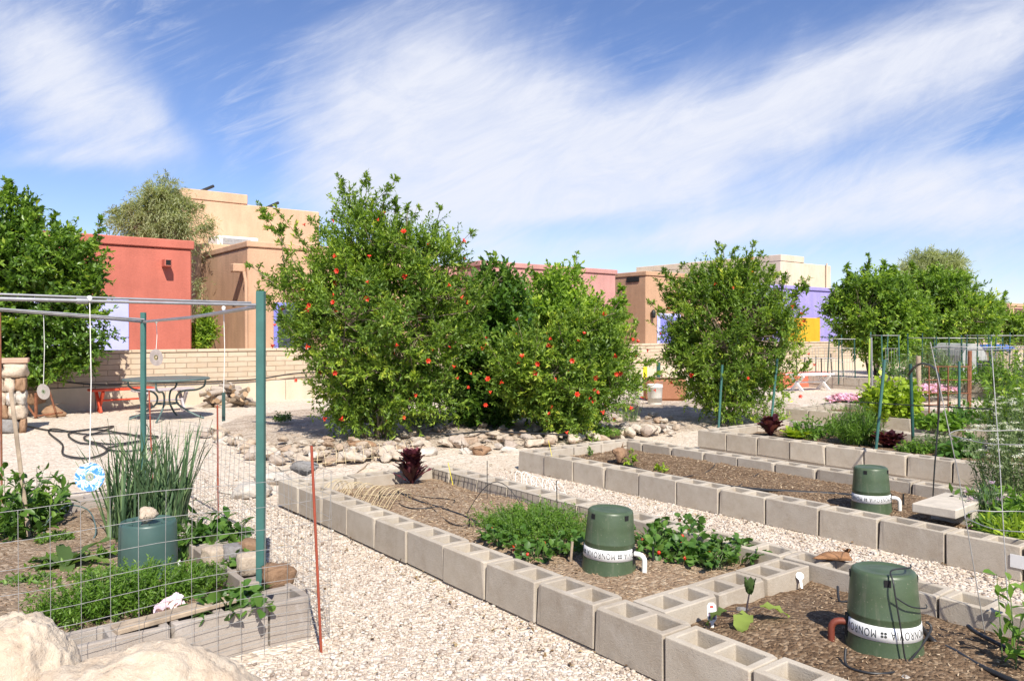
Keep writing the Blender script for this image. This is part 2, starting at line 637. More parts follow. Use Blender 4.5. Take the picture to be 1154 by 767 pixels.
M = {}
M['gravel'] = gravel_mat()
M['pebble'] = stone_mat('pale_pebbles', GRAVEL_STOPS, 40.0)
M['block'] = block_mat()
M['old_block'] = block_mat(0.78)
M['soil'] = soil_mat('bed_soil', (0.15, 0.095, 0.057), (0.24, 0.16, 0.10), (0.40, 0.29, 0.19))
M['soil_dry'] = soil_mat('dry_bed_soil', (0.29, 0.195, 0.125), (0.41, 0.295, 0.195), (0.56, 0.44, 0.31))
M['earth'] = soil_mat('brown_earth', (0.28, 0.19, 0.125), (0.37, 0.27, 0.185), (0.5, 0.4, 0.3))
M['bank'] = soil_mat('pale_stony_earth', (0.36, 0.26, 0.185), (0.64, 0.53, 0.42), (0.74, 0.66, 0.56))
M['chips'] = stone_mat('straw_mulch', [(0, (0.19, 0.12, 0.07)), (0.5, (0.34, 0.23, 0.14)), (0.85, (0.48, 0.355, 0.225)), (1, (0.62, 0.5, 0.35))], 60.0)
M['dry_leaf'] = stone_mat('dry_leaf_litter', [(0, (0.10, 0.06, 0.03)), (0.6, (0.24, 0.16, 0.08)), (1, (0.4, 0.3, 0.15))], 60.0)
M['rock'] = stone_mat('border_rock', [(0, (0.46, 0.33, 0.23)), (0.2, (0.58, 0.47, 0.36)), (0.6, (0.65, 0.57, 0.47)), (0.8, (0.46, 0.38, 0.32)), (0.9, (0.62, 0.55, 0.47)), (1, (0.7, 0.64, 0.56))], 5.0, attr=False)
M['white_rock'] = stone_mat('white_quartz', [(0, (0.60, 0.55, 0.48)), (1, (0.70, 0.65, 0.58))], 4.0, attr=False)
M['grey_rock'] = stone_mat('grey_stone', [(0, (0.30, 0.29, 0.28)), (1, (0.36, 0.34, 0.33))], 6.0, attr=False)
M['brown_rock'] = stone_mat('brown_stone', [(0, (0.36, 0.22, 0.13)), (1, (0.42, 0.27, 0.17))], 6.0, attr=False)
M['rust_rock'] = stone_mat('rusty_flagstone', [(0, (0.42, 0.22, 0.11)), (1, (0.5, 0.28, 0.15))], 9.0, attr=False)
M['tan_rock'] = stone_mat('tan_granite', [(0, (0.64, 0.53, 0.41)), (1, (0.66, 0.55, 0.43))], 9.0, attr=False)
M['wall'] = slump_wall_mat()
M['footing'] = stucco('pale_footing', (0.60, 0.50, 0.38), 0.14)
M['bark'] = bark_mat('grey_brown_bark', (0.13, 0.095, 0.065), (0.27, 0.21, 0.15))
M['post_green'] = mat('green_painted_steel', (0.05, 0.145, 0.125), 0.45, 0.12, 8, 90, 0.1)
M['post_dark'] = mat('dark_green_steel', (0.018, 0.075, 0.062), 0.45, 0.2, 8, 90, 0.1)
M['galv'] = mat('galvanised_steel', (0.36, 0.36, 0.37), 0.48, 0.12, 14, 90, 0.08, metal=0.75)
M['wire'] = mat('grey_wire', (0.42, 0.41, 0.39), 0.5, 0.15, 20, 80, 0, metal=0.5)
M['rust'] = mat('rusty_iron', (0.20, 0.075, 0.035), 0.85, 0.35, 20, 120, 0.3)
M['red_rod'] = mat('orange_red_fibreglass', (0.30, 0.06, 0.03), 0.5, 0.15, 8, 80, 0.1)
M['black_hose'] = mat('black_rubber', (0.022, 0.022, 0.024), 0.42, 0.2, 20, 100, 0.1)
M['pot_green'] = mat('green_plastic', (0.055, 0.083, 0.040), 0.45, 0.14, 5.0, 70, 0.08, c2=(0.075, 0.108, 0.058))
def dusty_plastic(name, c, dust=(0.25, 0.22, 0.17)):
    m_, t, bs, out = base_mat(name)
    tc_ = t.new('ShaderNodeTexCoord').outputs['Object']
    n = t.noise(tc_, 7.0, 7.0, 0.7, 0.5)
    col = t.mixc(t.smooth(n, 0.3, 0.7), c3(c, 0.86), c3(c, 1.14))
    mp = t.new('ShaderNodeMapping')
    mp.inputs['Scale'].default_value = (30, 30, 4)
    t.l.new(tc_, mp.inputs[0])
    run_ = t.noise(mp.outputs[0], 1.0, 6.0, 0.7)
    d = t.m('MULTIPLY', t.smooth(run_, 0.5, 0.72), t.smooth(n, 0.4, 0.65), clamp=True)
    col = t.mixc(t.m('MULTIPLY', d, 0.42), col, c3(dust))
    sp = t.noise(tc_, 140.0, 2.0, 0.6)
    col = t.mixc(t.smooth(sp, 0.66, 0.74, 0.0, 0.5), col, c3(dust, 1.5))
    t.put(bs.inputs['Base Color'], col)
    t.put(bs.inputs['Roughness'], t.m('ADD', 0.4, t.m('MULTIPLY', d, 0.35)))
    bump(t, bs, t.noise(tc_, 40.0, 5.0, 0.6), 0.1, 0.003)
    return m_


M['pot_green'] = dusty_plastic('green_plastic', (0.063, 0.094, 0.048))
M['bucket_green'] = mat('blue_green_plastic', (0.055, 0.105, 0.09), 0.4, 0.12, 4, 70, 0.06)
M['hole'] = mat('dark_opening', (0.008, 0.008, 0.008), 0.9, 0.1, 8, 60, 0)
M['band'] = mat('white_label_band', (0.74, 0.73, 0.71), 0.5, 0.06, 9, 60, 0.05)
M['ink'] = mat('dark_green_ink', (0.05, 0.055, 0.05), 0.6, 0.1, 9, 60, 0)
M['pvc'] = mat('white_pvc', (0.78, 0.77, 0.72), 0.35, 0.06, 9, 60, 0.03)
M['pvc_rust'] = mat('rust_red_pipe', (0.16, 0.035, 0.018), 0.6, 0.2, 9, 60, 0.1)
M['white_paint'] = mat('white_paint', (0.78, 0.76, 0.74), 0.55, 0.07, 6, 60, 0.15)
M['red_paint'] = mat('red_orange_paint', (0.62, 0.075, 0.03), 0.5, 0.15, 6, 60, 0.15)
M['lilac_paint'] = mat('faded_grey_paint', (0.48, 0.42, 0.43), 0.6, 0.12, 6, 60, 0.15)
M['brick_red'] = mat('salmon_paint', (0.58, 0.15, 0.09), 0.6, 0.12, 6, 60, 0.15)
M['wood'] = mat('weathered_wood', (0.36, 0.28, 0.20), 0.85, 0.25, 14, 120, 0.4)
M['log_end'] = mat('cut_log_end', (0.45, 0.31, 0.19), 0.9, 0.3, 20, 90, 0.3)
M['string'] = mat('white_cord', (0.75, 0.73, 0.68), 0.9, 0.1, 30, 100, 0)
M['yellow'] = mat('yellow_plastic', (0.85, 0.72, 0.03), 0.45, 0.08, 8, 60, 0)
M['tablemetal'] = mat('green_table_metal', (0.10, 0.15, 0.145), 0.45, 0.15, 8, 60, 0.1)
M['straw'] = mat('straw_coloured_wire', (0.62, 0.5, 0.30), 0.6, 0.15, 20, 60, 0)
M['slab'] = mat('pale_concrete', (0.52, 0.46, 0.38), 0.95, 0.12, 12, 160, 0.4, 0.004)
M['silver'] = mat('silver_disc', (0.72, 0.72, 0.72), 0.18, 0.1, 18, 60, 0, metal=1.0)
M['dark_metal'] = mat('black_painted_metal', (0.02, 0.022, 0.022), 0.5, 0.2, 8, 60, 0.1)
M['cover'] = mat('pale_row_cover', (0.33, 0.34, 0.32), 0.8, 0.15, 4, 60, 0.2)
M['blue_tarp'] = mat('blue_tarp', (0.05, 0.13, 0.45), 0.5, 0.15, 8, 60, 0.2)

GREEN = lambda k=1.0, y=1.0: [(0.0, (0.024 * k, 0.056 * k, 0.012 * k)), (0.35, (0.058 * k * y, 0.120 * k, 0.018 * k)), (0.62, (0.105 * k * y, 0.190 * k, 0.026 * k)), (0.82, (0.19 * k * y, 0.285 * k, 0.035 * k)), (1.0, (0.36 * k * y, 0.40 * k, 0.06 * k))]
M['lf_pom'] = leaf_mat('pomegranate_leaf', GREEN(1.72, 1.22), 0.4)
M['lf_citrus'] = leaf_mat('dark_glossy_leaf', GREEN(1.5, 1.08), 0.36, 0.35, 0.5)
M['lf_fig'] = leaf_mat('dull_green_leaf', GREEN(1.1, 0.95), 0.3)
M['lf_lime'] = leaf_mat('yellow_green_leaf', GREEN(2.3, 1.25), 0.45)
M['lf_willow'] = leaf_mat('grey_green_leaf', [(0, (0.18, 0.205, 0.11)), (0.5, (0.33, 0.36, 0.19)), (1, (0.5, 0.52, 0.31))], 0.45)
M['lf_far'] = leaf_mat('far_tree_leaf', GREEN(1.75, 1.15), 0.4)
M['lf_carrot'] = leaf_mat('feathery_green', [(0, (0.07, 0.14, 0.02)), (0.5, (0.13, 0.25, 0.03)), (1, (0.24, 0.36, 0.06))], 0.4)
M['lf_straw'] = leaf_mat('strawberry_leaf', [(0, (0.04, 0.10, 0.02)), (0.6, (0.085, 0.18, 0.03)), (1, (0.2, 0.31, 0.06))], 0.28)
M['lf_onion'] = leaf_mat('onion_leaf', [(0, (0.045, 0.09, 0.042)), (0.6, (0.09, 0.155, 0.07)), (1, (0.18, 0.26, 0.11))], 0.15)
M['lf_purple'] = leaf_mat('purple_lettuce_leaf', [(0, (0.03, 0.008, 0.012)), (0.6, (0.085, 0.018, 0.026)), (0.92, (0.15, 0.035, 0.05)), (1, (0.26, 0.08, 0.09))], 0.2)
M['lf_chart'] = leaf_mat('chartreuse_leaf', [(0, (0.17, 0.26, 0.02)), (0.6, (0.31, 0.42, 0.035)), (1, (0.5, 0.58, 0.08))], 0.35)
M['lf_dill'] = leaf_mat('grey_dill', [(0, (0.08, 0.13, 0.05)), (0.6, (0.15, 0.21, 0.08)), (1, (0.28, 0.33, 0.15))], 0.3)
M['lf_egg'] = leaf_mat('eggplant_leaf', [(0, (0.04, 0.075, 0.025)), (0.5, (0.10, 0.16, 0.05)), (1, (0.27, 0.35, 0.08))], 0.3, 0.75, 0.15)
M['petal_pink'] = leaf_mat('pink_petal', [(0, (0.6, 0.28, 0.46)), (0.6, (0.76, 0.45, 0.63)), (1, (0.85, 0.72, 0.78))], 0.3)
M['petal_white'] = leaf_mat('white_petal', [(0, (0.62, 0.62, 0.58)), (1, (0.8, 0.8, 0.76))], 0.3)
M['petal_red'] = mat('scarlet_petal', (0.72, 0.045, 0.015), 0.5, 0.2, 30, 60, 0)
M['berry'] = mat('ripe_berry', (0.62, 0.03, 0.012), 0.35, 0.2, 40, 90, 0.2)

# ------------------------------------------------------------------ ground
g = MB()
g.add([(-250, -250, 0), (350, -250, 0), (350, 350, 0), (-250, 350, 0)], [(0, 1, 2, 3)])
ground = tag(g.build('gravel_ground', M['gravel']), kind='structure')


def pebbles():
    """loose stones on the nearest stretch of path"""
    bm = bmesh.new()
    bmesh.ops.create_icosphere(bm, subdivisions=1, radius=1.0)
    base = np.array([p.co[:] for p in bm.verts])
    bm.faces.ensure_lookup_table()
    fi = np.array([[q.index for q in f.verts] for f in bm.faces])
    bm.free()
    regs = [(0.2, 2.40, 1.2, 6.9, 46000), (4.0, 5.0, 1.0, 6.3, 12000), (1.45, 2.40, 6.9, 8.5, 4000)]
    P = []
    for (x0, x1, y0, y1, n) in regs:
        q = np.stack([RNG.uniform(x0, x1, n), RNG.uniform(y0, y1, n)], 1)
        if x0 < 1.0:
            q = q[~((q[:, 0] < 1.5) & (q[:, 1] > 3.32))]
        P.append(q)
    P = np.concatenate(P)
    N = len(P)
    r = RNG.uniform(0.0048, 0.0105, N) * (1 + 0.7 * (RNG.random(N) > 0.95))
    sc = r[:, None] * RNG.uniform(0.65, 1.25, (N, 3)) * np.array([1.1, 1.0, 0.7])
    th = RNG.uniform(0, 2 * np.pi, N)
    tl = RNG.normal(0, 0.35, N)
    jit = 1 + RNG.uniform(-0.16, 0.16, (N, len(base)))
    v = base[None] * jit[:, :, None] * sc[:, None, :]
    x, y, z = v[..., 0], v[..., 1], v[..., 2]
    y, z = y * np.cos(tl)[:, None] - z * np.sin(tl)[:, None], y * np.sin(tl)[:, None] + z * np.cos(tl)[:, None]
    X = x * np.cos(th)[:, None] - y * np.sin(th)[:, None] + P[:, 0:1]
    Y = x * np.sin(th)[:, None] + y * np.cos(th)[:, None] + P[:, 1:2]
    Z = z + (r * RNG.uniform(-0.1, 0.55, N))[:, None]
    verts = np.stack([X, Y, Z], 2).reshape(-1, 3)
    idx = (fi[None] + (np.arange(N) * len(base))[:, None, None]).ravel()
    me = np_mesh('loose_pebbles', verts, 3, idx, M['pebble'], np.repeat(RNG.random(N), len(fi)), smooth=False)
    tag(link('loose_pebbles', me), 'pale loose pebbles covering the garden path', 'gravel', kind='stuff')


pebbles()


def litter(name, label, regs, n, size):
    P = []
    for (x0, x1, y0, y1, k) in regs:
        m_ = int(n * k)
        P.append(np.stack([RNG.uniform(x0, x1, m_), RNG.uniform(y0, y1, m_), np.full(m_, 0.012) + RNG.uniform(0, 0.006, m_)], 1))
    P = np.concatenate(P)
    m_ = len(P)
    d = RNG.normal(0, 1, (m_, 3)) * np.array([1, 1, 0.15])
    nr = RNG.normal(0, 0.3, (m_, 3)) + np.array([0, 0, 1])
    L_ = RNG.uniform(size[0], size[1], m_)
    v, idx, rn = leaf_data(P, d, nr, L_, L_ * RNG.uniform(0.12, 0.5, m_), RNG.random(m_), 0.2, 0.1)
    tag(link(name, np_mesh(name, v, 3, idx, M['dry_leaf'], rn)), label, 'leaf litter', kind='stuff')


litter('leaf_litter', 'dry leaves and bits of straw lying along the gravel path and under the bushes',
       [(1.5, 2.4, 1.5, 7.5, 0.22), (4.0, 5.0, 1.5, 7.0, 0.14), (2.2, 2.42, 1.5, 6.3, 0.12), (4.75, 5.0, 1.0, 6.4, 0.1), (2.0, 9.0, 6.6, 9.5, 0.42)], 1500, (0.012, 0.04))

# brown earth island under the flowering trees
def blob_sheet(name, pts, z, m_, kind='structure', amp=0.03, n=40):
    xs = [p[0] for p in pts]
    ys = [p[1] for p in pts]
    bm = bmesh.new()
    def inside(x, y):
        c = False
        j = len(pts) - 1
        for i in range(len(pts)):
            if (pts[i][1] > y) != (pts[j][1] > y) and x < (pts[j][0] - pts[i][0]) * (y - pts[i][1]) / (pts[j][1] - pts[i][1]) + pts[i][0]:
                c = not c
            j = i
        return c
    def dist(x, y):
        d = 1e9
        for i in range(len(pts)):
            a, b = Vector(pts[i - 1]), Vector(pts[i])
            ab = b - a
            t = max(0, min(1, (Vector((x, y)) - a).dot(ab) / ab.length_squared))
            d = min(d, (Vector((x, y)) - a - ab * t).length)
        return d
    gv = {}
    for i in range(n + 1):
        for j in range(n + 1):
            x = min(xs) + (max(xs) - min(xs)) * i / n
            y = min(ys) + (max(ys) - min(ys)) * j / n
            ins = inside(x, y)
            d = dist(x, y) * (1 if ins else -1)
            if d > -0.35:
                h = z * max(0, min(1, (d + 0.15) / 0.5)) - (0.03 if d < 0 else 0) + amp * mnoise.noise((x * 2.2, y * 2.2, 0)) * (1 if d > 0 else 0.3)
                gv[i, j] = bm.verts.new((x, y, h))
    for i in range(n):
        for j in range(n):
            k = [(i, j), (i + 1, j), (i + 1, j + 1), (i, j + 1)]
            if all(q in gv for q in k):
                f = bm.faces.new([gv[q] for q in k])
                f.smooth = True
    me = bpy.data.meshes.new(name)
    bm.to_mesh(me)
    bm.free()
    me.materials.append(m_)
    return tag(link(name, me), kind=kind)


isl = [G(235, 486), G(300, 503), G(370, 522), G(430, 520), G(520, 503), G(620, 497), G(700, 491), G(765, 488), G(840, 478),
       G(915, 470), G(900, 455), G(800, 452), G(700, 455), G(560, 458), G(420, 462), G(330, 462), G(270, 470)]
blob_sheet('earth_bank', [(p.x, p.y) for p in isl], 0.045, M['bank'], n=60)


# ------------------------------------------------------------------ rocks
def rock_mesh(name, seed, m_, flat=0.7, rough=0.10, sub=2, npts=16):
    rnd = random.Random(seed)
    bm = bmesh.new()
    for _ in range(npts):
        d = Vector((rnd.gauss(0, 1), rnd.gauss(0, 1), rnd.gauss(0, 1))).normalized()
        bm.verts.new(Vector((d.x * rnd.uniform(0.8, 1.1), d.y * rnd.uniform(0.6, 0.95), d.z * flat)) * 0.5)
    r = bmesh.ops.convex_hull(bm, input=bm.verts[:])
    junk = list({e for e in r.get('geom_interior', []) + r.get('geom_unused', []) if isinstance(e, bmesh.types.BMVert)})
    if junk:
        bmesh.ops.delete(bm, geom=junk, context='VERTS')
    bmesh.ops.bevel(bm, geom=bm.edges[:], offset=0.05, segments=1, affect='EDGES')
    bmesh.ops.triangulate(bm, faces=bm.faces[:])
    bmesh.ops.subdivide_edges(bm, edges=bm.edges[:], cuts=sub, use_grid_fill=True)
    for p in bm.verts:
        n = mnoise.noise(p.co * 3.5 + Vector((seed, 0, 0))) * 0.6 + mnoise.noise(p.co * 9 + Vector((0, seed, 0))) * 0.35
        p.co += p.co.normalized() * n * rough
        if p.co.length > 0.62:
            p.co *= 0.62 / p.co.length
    for f in bm.faces:
        f.smooth = True
    me = bpy.data.meshes.new(name)
    bm.to_mesh(me)
    bm.free()
    me.materials.append(m_)
    at = me.attributes.new('rnd', 'FLOAT', 'FACE')
    return me


def cobble(seed, m_):
    bm = bmesh.new()
    bmesh.ops.create_cube(bm, size=1.0)
    bmesh.ops.subdivide_edges(bm, edges=bm.edges[:], cuts=5, use_grid_fill=True)
    for p in bm.verts:
        s_ = p.co.normalized() * 0.62
        p.co = p.co.lerp(s_, 0.42)
        p.co += p.co * (0.22 * mnoise.noise(p.co * 2.2 + Vector((seed, 0, 0))) + 0.09 * mnoise.noise(p.co * 7 + Vector((0, seed, 0))))
    for f in bm.faces:
        f.smooth = True
    me = bpy.data.meshes.new('stone')
    bm.to_mesh(me)
    bm.free()
    me.materials.append(m_)
    return me


ROCKS = [rock_mesh('rock', i, M['rock']) for i in range(9)]
WROCKS = [rock_mesh('rock', 40 + i, M['white_rock'], rough=0.13) for i in range(4)]


def put_rock(p, size, label, group=None, name='rock', me=None, sc=(1, 0.8, 0.7), rz=None, sink=0.25, tilt=0.25):
    rr = random
    o = link(name, me or rr.choice(ROCKS), None, (p[0], p[1], p[2] + size * sc[2] * (0.35 - sink) ),
             (rr.uniform(-tilt, tilt), rr.uniform(-tilt, tilt), rr.uniform(0, 6.28) if rz is None else rz))
    o.scale = (size * sc[0], size * sc[1], size * sc[2])
    tag(o, label, 'rock', group)
    return o


# ------------------------------------------------------------------ garden wall and houses
WV = 16.0
wb = MB()
wb.bbox(-14, WV, 0.42, 70, WV + 0.15, 1.02, 0.012)
wt = MB()
gw = thing('garden_wall', 'low tan block wall running behind the garden in front of the houses', 'wall', (0, 0, 0))
wb.build('block_courses', M['wall'], gw)
wt.bbox(-14, WV - 0.01, 1.022, 70, WV + 0.16, 1.09, 0.012)
wt.build('coping', M['wall'], gw)
wf = MB()
x = -14.0
while x < 70:
    wf.bbox(x, WV - 0.05 + random.uniform(-0.006, 0.006), -0.1, x + 1.19, WV + 0.2, 0.418, 0.008)
    x += 1.2
wf.build('footing', M['footing'], gw)

ST = {}
def paint(name, c):
    if name not in ST:
        ST[name] = stucco(name, c)
    return ST[name]


FV = 18.5


def house(label, boxes, loc):
    """boxes: (part name, material, x0,y0,z0,x1,y1,z1) in world metres"""
    t = thing('stucco_house', label, 'house', loc)
    L = Vector(loc)
    out = {}
    for (nm, m_, x0, y0, z0, x1, y1, z1) in boxes:
        b = MB()
        b.bbox(x0 - L.x, y0 - L.y, z0 - L.z, x1 - L.x, y1 - L.y, z1 - L.z, 0.03 if z1 - z0 > 0.5 else 0.02)
        out[nm] = b.build(nm, m_, t)
    return t, out


def spout(parent, m_, x, z, v, n=0.28, r=0.075, L=(0, 0, 0)):
    b = MB()
    b.bbox(x - r - L[0], v - n - L[1], z - r * 1.3 - L[2], x + r - L[0], v - 0.004 - L[1], z + r - L[2], 0.012)
    c = b.build('drain_spout', m_, parent)
    h = MB()
    h.box(x - r * 0.7 - L[0], v - n - 0.003 - L[1], z - r * 0.9 - L[2], x + r * 0.7 - L[0], v - n - 0.001 - L[1], z + r * 0.6 - L[2])
    h.build('spout_mouth', M['hole'], c)


red = paint('salmon_red_stucco', (0.49, 0.152, 0.11))
brown = paint('tan_stucco', (0.56, 0.35, 0.225))
peach = paint('peach_stucco', (0.62, 0.41, 0.27))
pink = paint('pink_stucco', (0.50, 0.265, 0.235))
sand = paint('sand_stucco', (0.50, 0.31, 0.195))
cream = paint('cream_stucco', (0.66, 0.54, 0.41))
purple = paint('lavender_stucco', (0.33, 0.29, 0.60))
orange = paint('orange_stucco', (0.83, 0.38, 0.035))
lav = mat('lavender_door_paint', (0.49, 0.51, 0.84), 0.5, 0.05, 4, 60, 0.05)
lavw = mat('purple_window_paint', (0.22, 0.22, 0.62), 0.5, 0.1, 4, 60, 0.05)
glass = mat('dark_window_glass', (0.05, 0.06, 0.09), 0.12, 0.2, 4, 60, 0)
maroon = mat('maroon_paint', (0.14, 0.04, 0.045), 0.5, 0.1, 4, 60, 0.05)
acw = mat('white_metal_casing', (0.7, 0.7, 0.68), 0.5, 0.08, 4, 60, 0.05)

# salmon house with its lavender garage door
t, p = house('salmon red stucco house with a lavender garage door', [
    ('walls', red, -4.0, FV, 0, 5.2, FV + 5.0, 3.30), ('parapet', red, -4.05, FV - 0.05, 3.302, 5.25, FV + 5.05, 3.5)], (0.6, FV, 0))
spout(p['walls'], red, facade_u(186, FV), 2.97, FV, L=(0.6, FV, 0))
gx1 = facade_u(145, FV)
gd = MB()
for k in range(5):
    gd.bbox(gx1 - 2.6 - 0.6, -0.035, 0.05 + k * 0.42, gx1 - 0.6, 0.012, 0.05 + k * 0.42 + 0.41, 0.012)
gdo = gd.build('garage_door', lav, t)

# brown house with shaded flank
bx0, bx1 = 6.48, 11.6
t, p = house('tan stucco house with a shaded side wall and a rounded corner spout', [
    ('walls', brown, bx0, FV, 0, bx1, FV + 3.55, 3.45), ('parapet', brown, bx0 - 0.03, FV - 0.04, 3.452, bx1 + 0.03, FV + 3.58, 3.6)], (bx0, FV, 0))
L = (bx0, FV, 0)
b = MB()
b.bbox(-0.30, 0.12, 2.86, -0.004, 0.36, 3.06, 0.02)
sp_ = b.build('drain_spout', brown, p['walls'])
b = MB()
b.tube([(-0.1, -0.03, 2.86), (-0.06, -0.05, 2.6), (-0.04, -0.05, 0)], 0.04, 8)
b.build('downpipe', brown, p['walls'])
wx = facade_u(308, FV)
b = MB()
b.bbox(wx - L[0], -0.05, 0.9, wx + 0.95 - L[0], 0.0, 2.15, 0.02)
wn = b.build('window', lavw, p['walls'])
b = MB()
b.box(wx + 0.1 - L[0], -0.056, 1.0, wx + 0.85 - L[0], -0.052, 2.05)
b.build('pane', glass, wn)

# peach two-storey house behind, with its lower block
PV = 24.0
u2 = facade_u(279, PV)
t, p = house('tall peach stucco house with a stepped roofline behind the tan house', [
    ('walls', peach, 6.5, PV, 0, facade_u(360, PV), PV + 6, 5.36),
    ('raised_parapet', peach, 6.45, PV - 0.02, 5.362, u2, PV + 6.02, 5.66),
    ('lower_block', peach, bx0, FV + 3.62, 0, 9.6, PV - 0.004, 3.88)], (6, PV, 0))
b = MB()
b.bbox(7.15 - 6, 22.9 - PV, 3.884, 8.35 - 6, 23.8 - PV, 4.22, 0.03)
ac = b.build('rooftop_unit', acw, t)
b = MB()
b.box(7.3 - 6, 22.885 - PV, 3.98, 8.1 - 6, 22.896 - PV, 4.15)
b.build('grille', mat('grey_grille', (0.3, 0.3, 0.3), 0.5, 0.2, 20, 60, 0.1), ac)
for (px, py, ln) in ((232, 213, 0.5), (305, 232, 0.55)):
    q = W(px, py, depth_of((facade_u(px, PV + 1.0), PV + 1.0)))
    b = MB()
    z0 = 5.66 if px < 279 else 5.36
    b.tube([(q.x - 6, q.y - PV, z0), (q.x - 6, q.y - PV, q.z)], 0.03, 6)
    b.bbox(-ln / 2, -0.12, -0.05, ln / 2, 0.12, 0.04, 0.02, M=Matrix.Translation((q.x - 6, q.y - PV, q.z)) @ Matrix.Rotation(R(-28), 4, 'Y'))
    b.build('roof_collector', M['dark_metal'], t)

# pink house
px0, px1 = facade_u(542, FV), facade_u(694, FV)
t, p = house('dusty pink stucco house showing above the flowering bushes', [
    ('walls', pink, px0, FV, 0, px1, FV + 5, 3.36), ('parapet', pink, px0 - 0.05, FV - 0.05, 3.362, px1 + 0.05, FV + 5.05, 3.52),
    ('side_wing', pink, px0 - 1.2, FV + 1.2, 0, px0 - 0.004, FV + 5, 3.42)], (px0, FV, 0))

# sand house
sx0 = facade_u(728, FV)
t, p = house('sand brown stucco house with a lavender window and wall lamp', [
    ('walls', sand, sx0, FV, 0, sx0 + 6.2, FV + 3.5, 3.4), ('parapet', sand, sx0 - 0.03, FV - 0.04, 3.402, sx0 + 6.23, FV + 3.53, 3.56)], (sx0, FV, 0))
b = MB()
b.bbox(-0.02, 0.3, 3.2, 0.0, 0.9, 3.38, 0.005, M=Matrix.Translation((-0.012, 0, 0)))
b.build('roof_vent', M['hole'], p['walls'])
wx = facade_u(740, FV) - sx0
b = MB()
b.bbox(wx, -0.05, 0.75, wx + 1.25, 0.0, 2.1, 0.02)
wn = b.build('window', lav, p['walls'])
b = MB()
b.box(wx + 0.14, -0.057, 0.9, wx + 1.1, -0.053, 1.98)
b.build('pane', lavw, wn)
b = MB()
q = (facade_u(733.5, FV) - sx0, 0, 2.08)
b.lathe([(0.0, -0.16), (0.07, -0.14), (0.085, 0.05), (0.05, 0.12), (0.0, 0.15)], 10, (q[0], -0.12, q[2]))
b.box(q[0] - 0.03, -0.1, q[2] - 0.03, q[0] + 0.03, -0.003, q[2] + 0.05)
b.build('wall_lamp', M['dark_metal'], p['walls'])

# lavender house with orange panel, cream house behind it
vx0, vx1 = facade_u(846, FV), facade_u(946, FV)
t, p = house('lavender stucco house with an orange lower wall', [
    ('walls', purple, vx0, FV, 0, vx1, FV + 4, 3.22), ('parapet', purple, vx0 - 0.05, FV - 0.06, 3.222, vx1 + 0.05, FV + 4.05, 3.38)], (vx0, FV, 0))
b = MB()
ox0, ox1 = facade_u(880, FV) - vx0, facade_u(923, FV) - vx0
b.bbox(ox0, -0.06, 0.0, ox1, -0.004, 2.05, 0.02)
b.build('orange_panel', orange, p['walls'])
CV = 21.9
cx0, cxs, cx1 = facade_u(880, CV), facade_u(906, CV), facade_u(936.5, CV)
t, p = house('cream stucco house with a stepped top rising behind the lavender house', [
    ('walls', cream, cx0, CV, 0, cx1, CV + 9.5, zat(296.5, (cxs, CV))),
    ('raised_block', cream, cx0 - 0.01, CV - 0.02, zat(296.5, (cxs, CV)) + 0.003, cxs, CV + 9.51, zat(286.5, (cx0, CV)))], (cx0, CV, 0))
b = MB()
b.tube([(cx1 - cx0 - 0.55, -0.08, 5.0), (cx1 - cx0 - 0.55, -0.08, 0)], 0.05, 8)
b.build('downpipe', cream, p['walls'])

# far house at the right
fx0 = facade_u(1137, FV)
t, p = house('distant peach house with a maroon window at the far right', [
    ('walls', peach, fx0, FV, 0, fx0 + 14, FV + 5, 3.0), ('parapet', brown, fx0 - 0.04, FV - 0.05, 3.002, fx0 + 14.04, FV + 5.05, 3.2)], (fx0, FV, 0))
b = MB()
wx = facade_u(1143, FV) - fx0
b.bbox(wx, -0.06, 2.0, wx + 2.2, -0.003, 2.9, 0.02)
b.build('window', maroon, p['walls'])


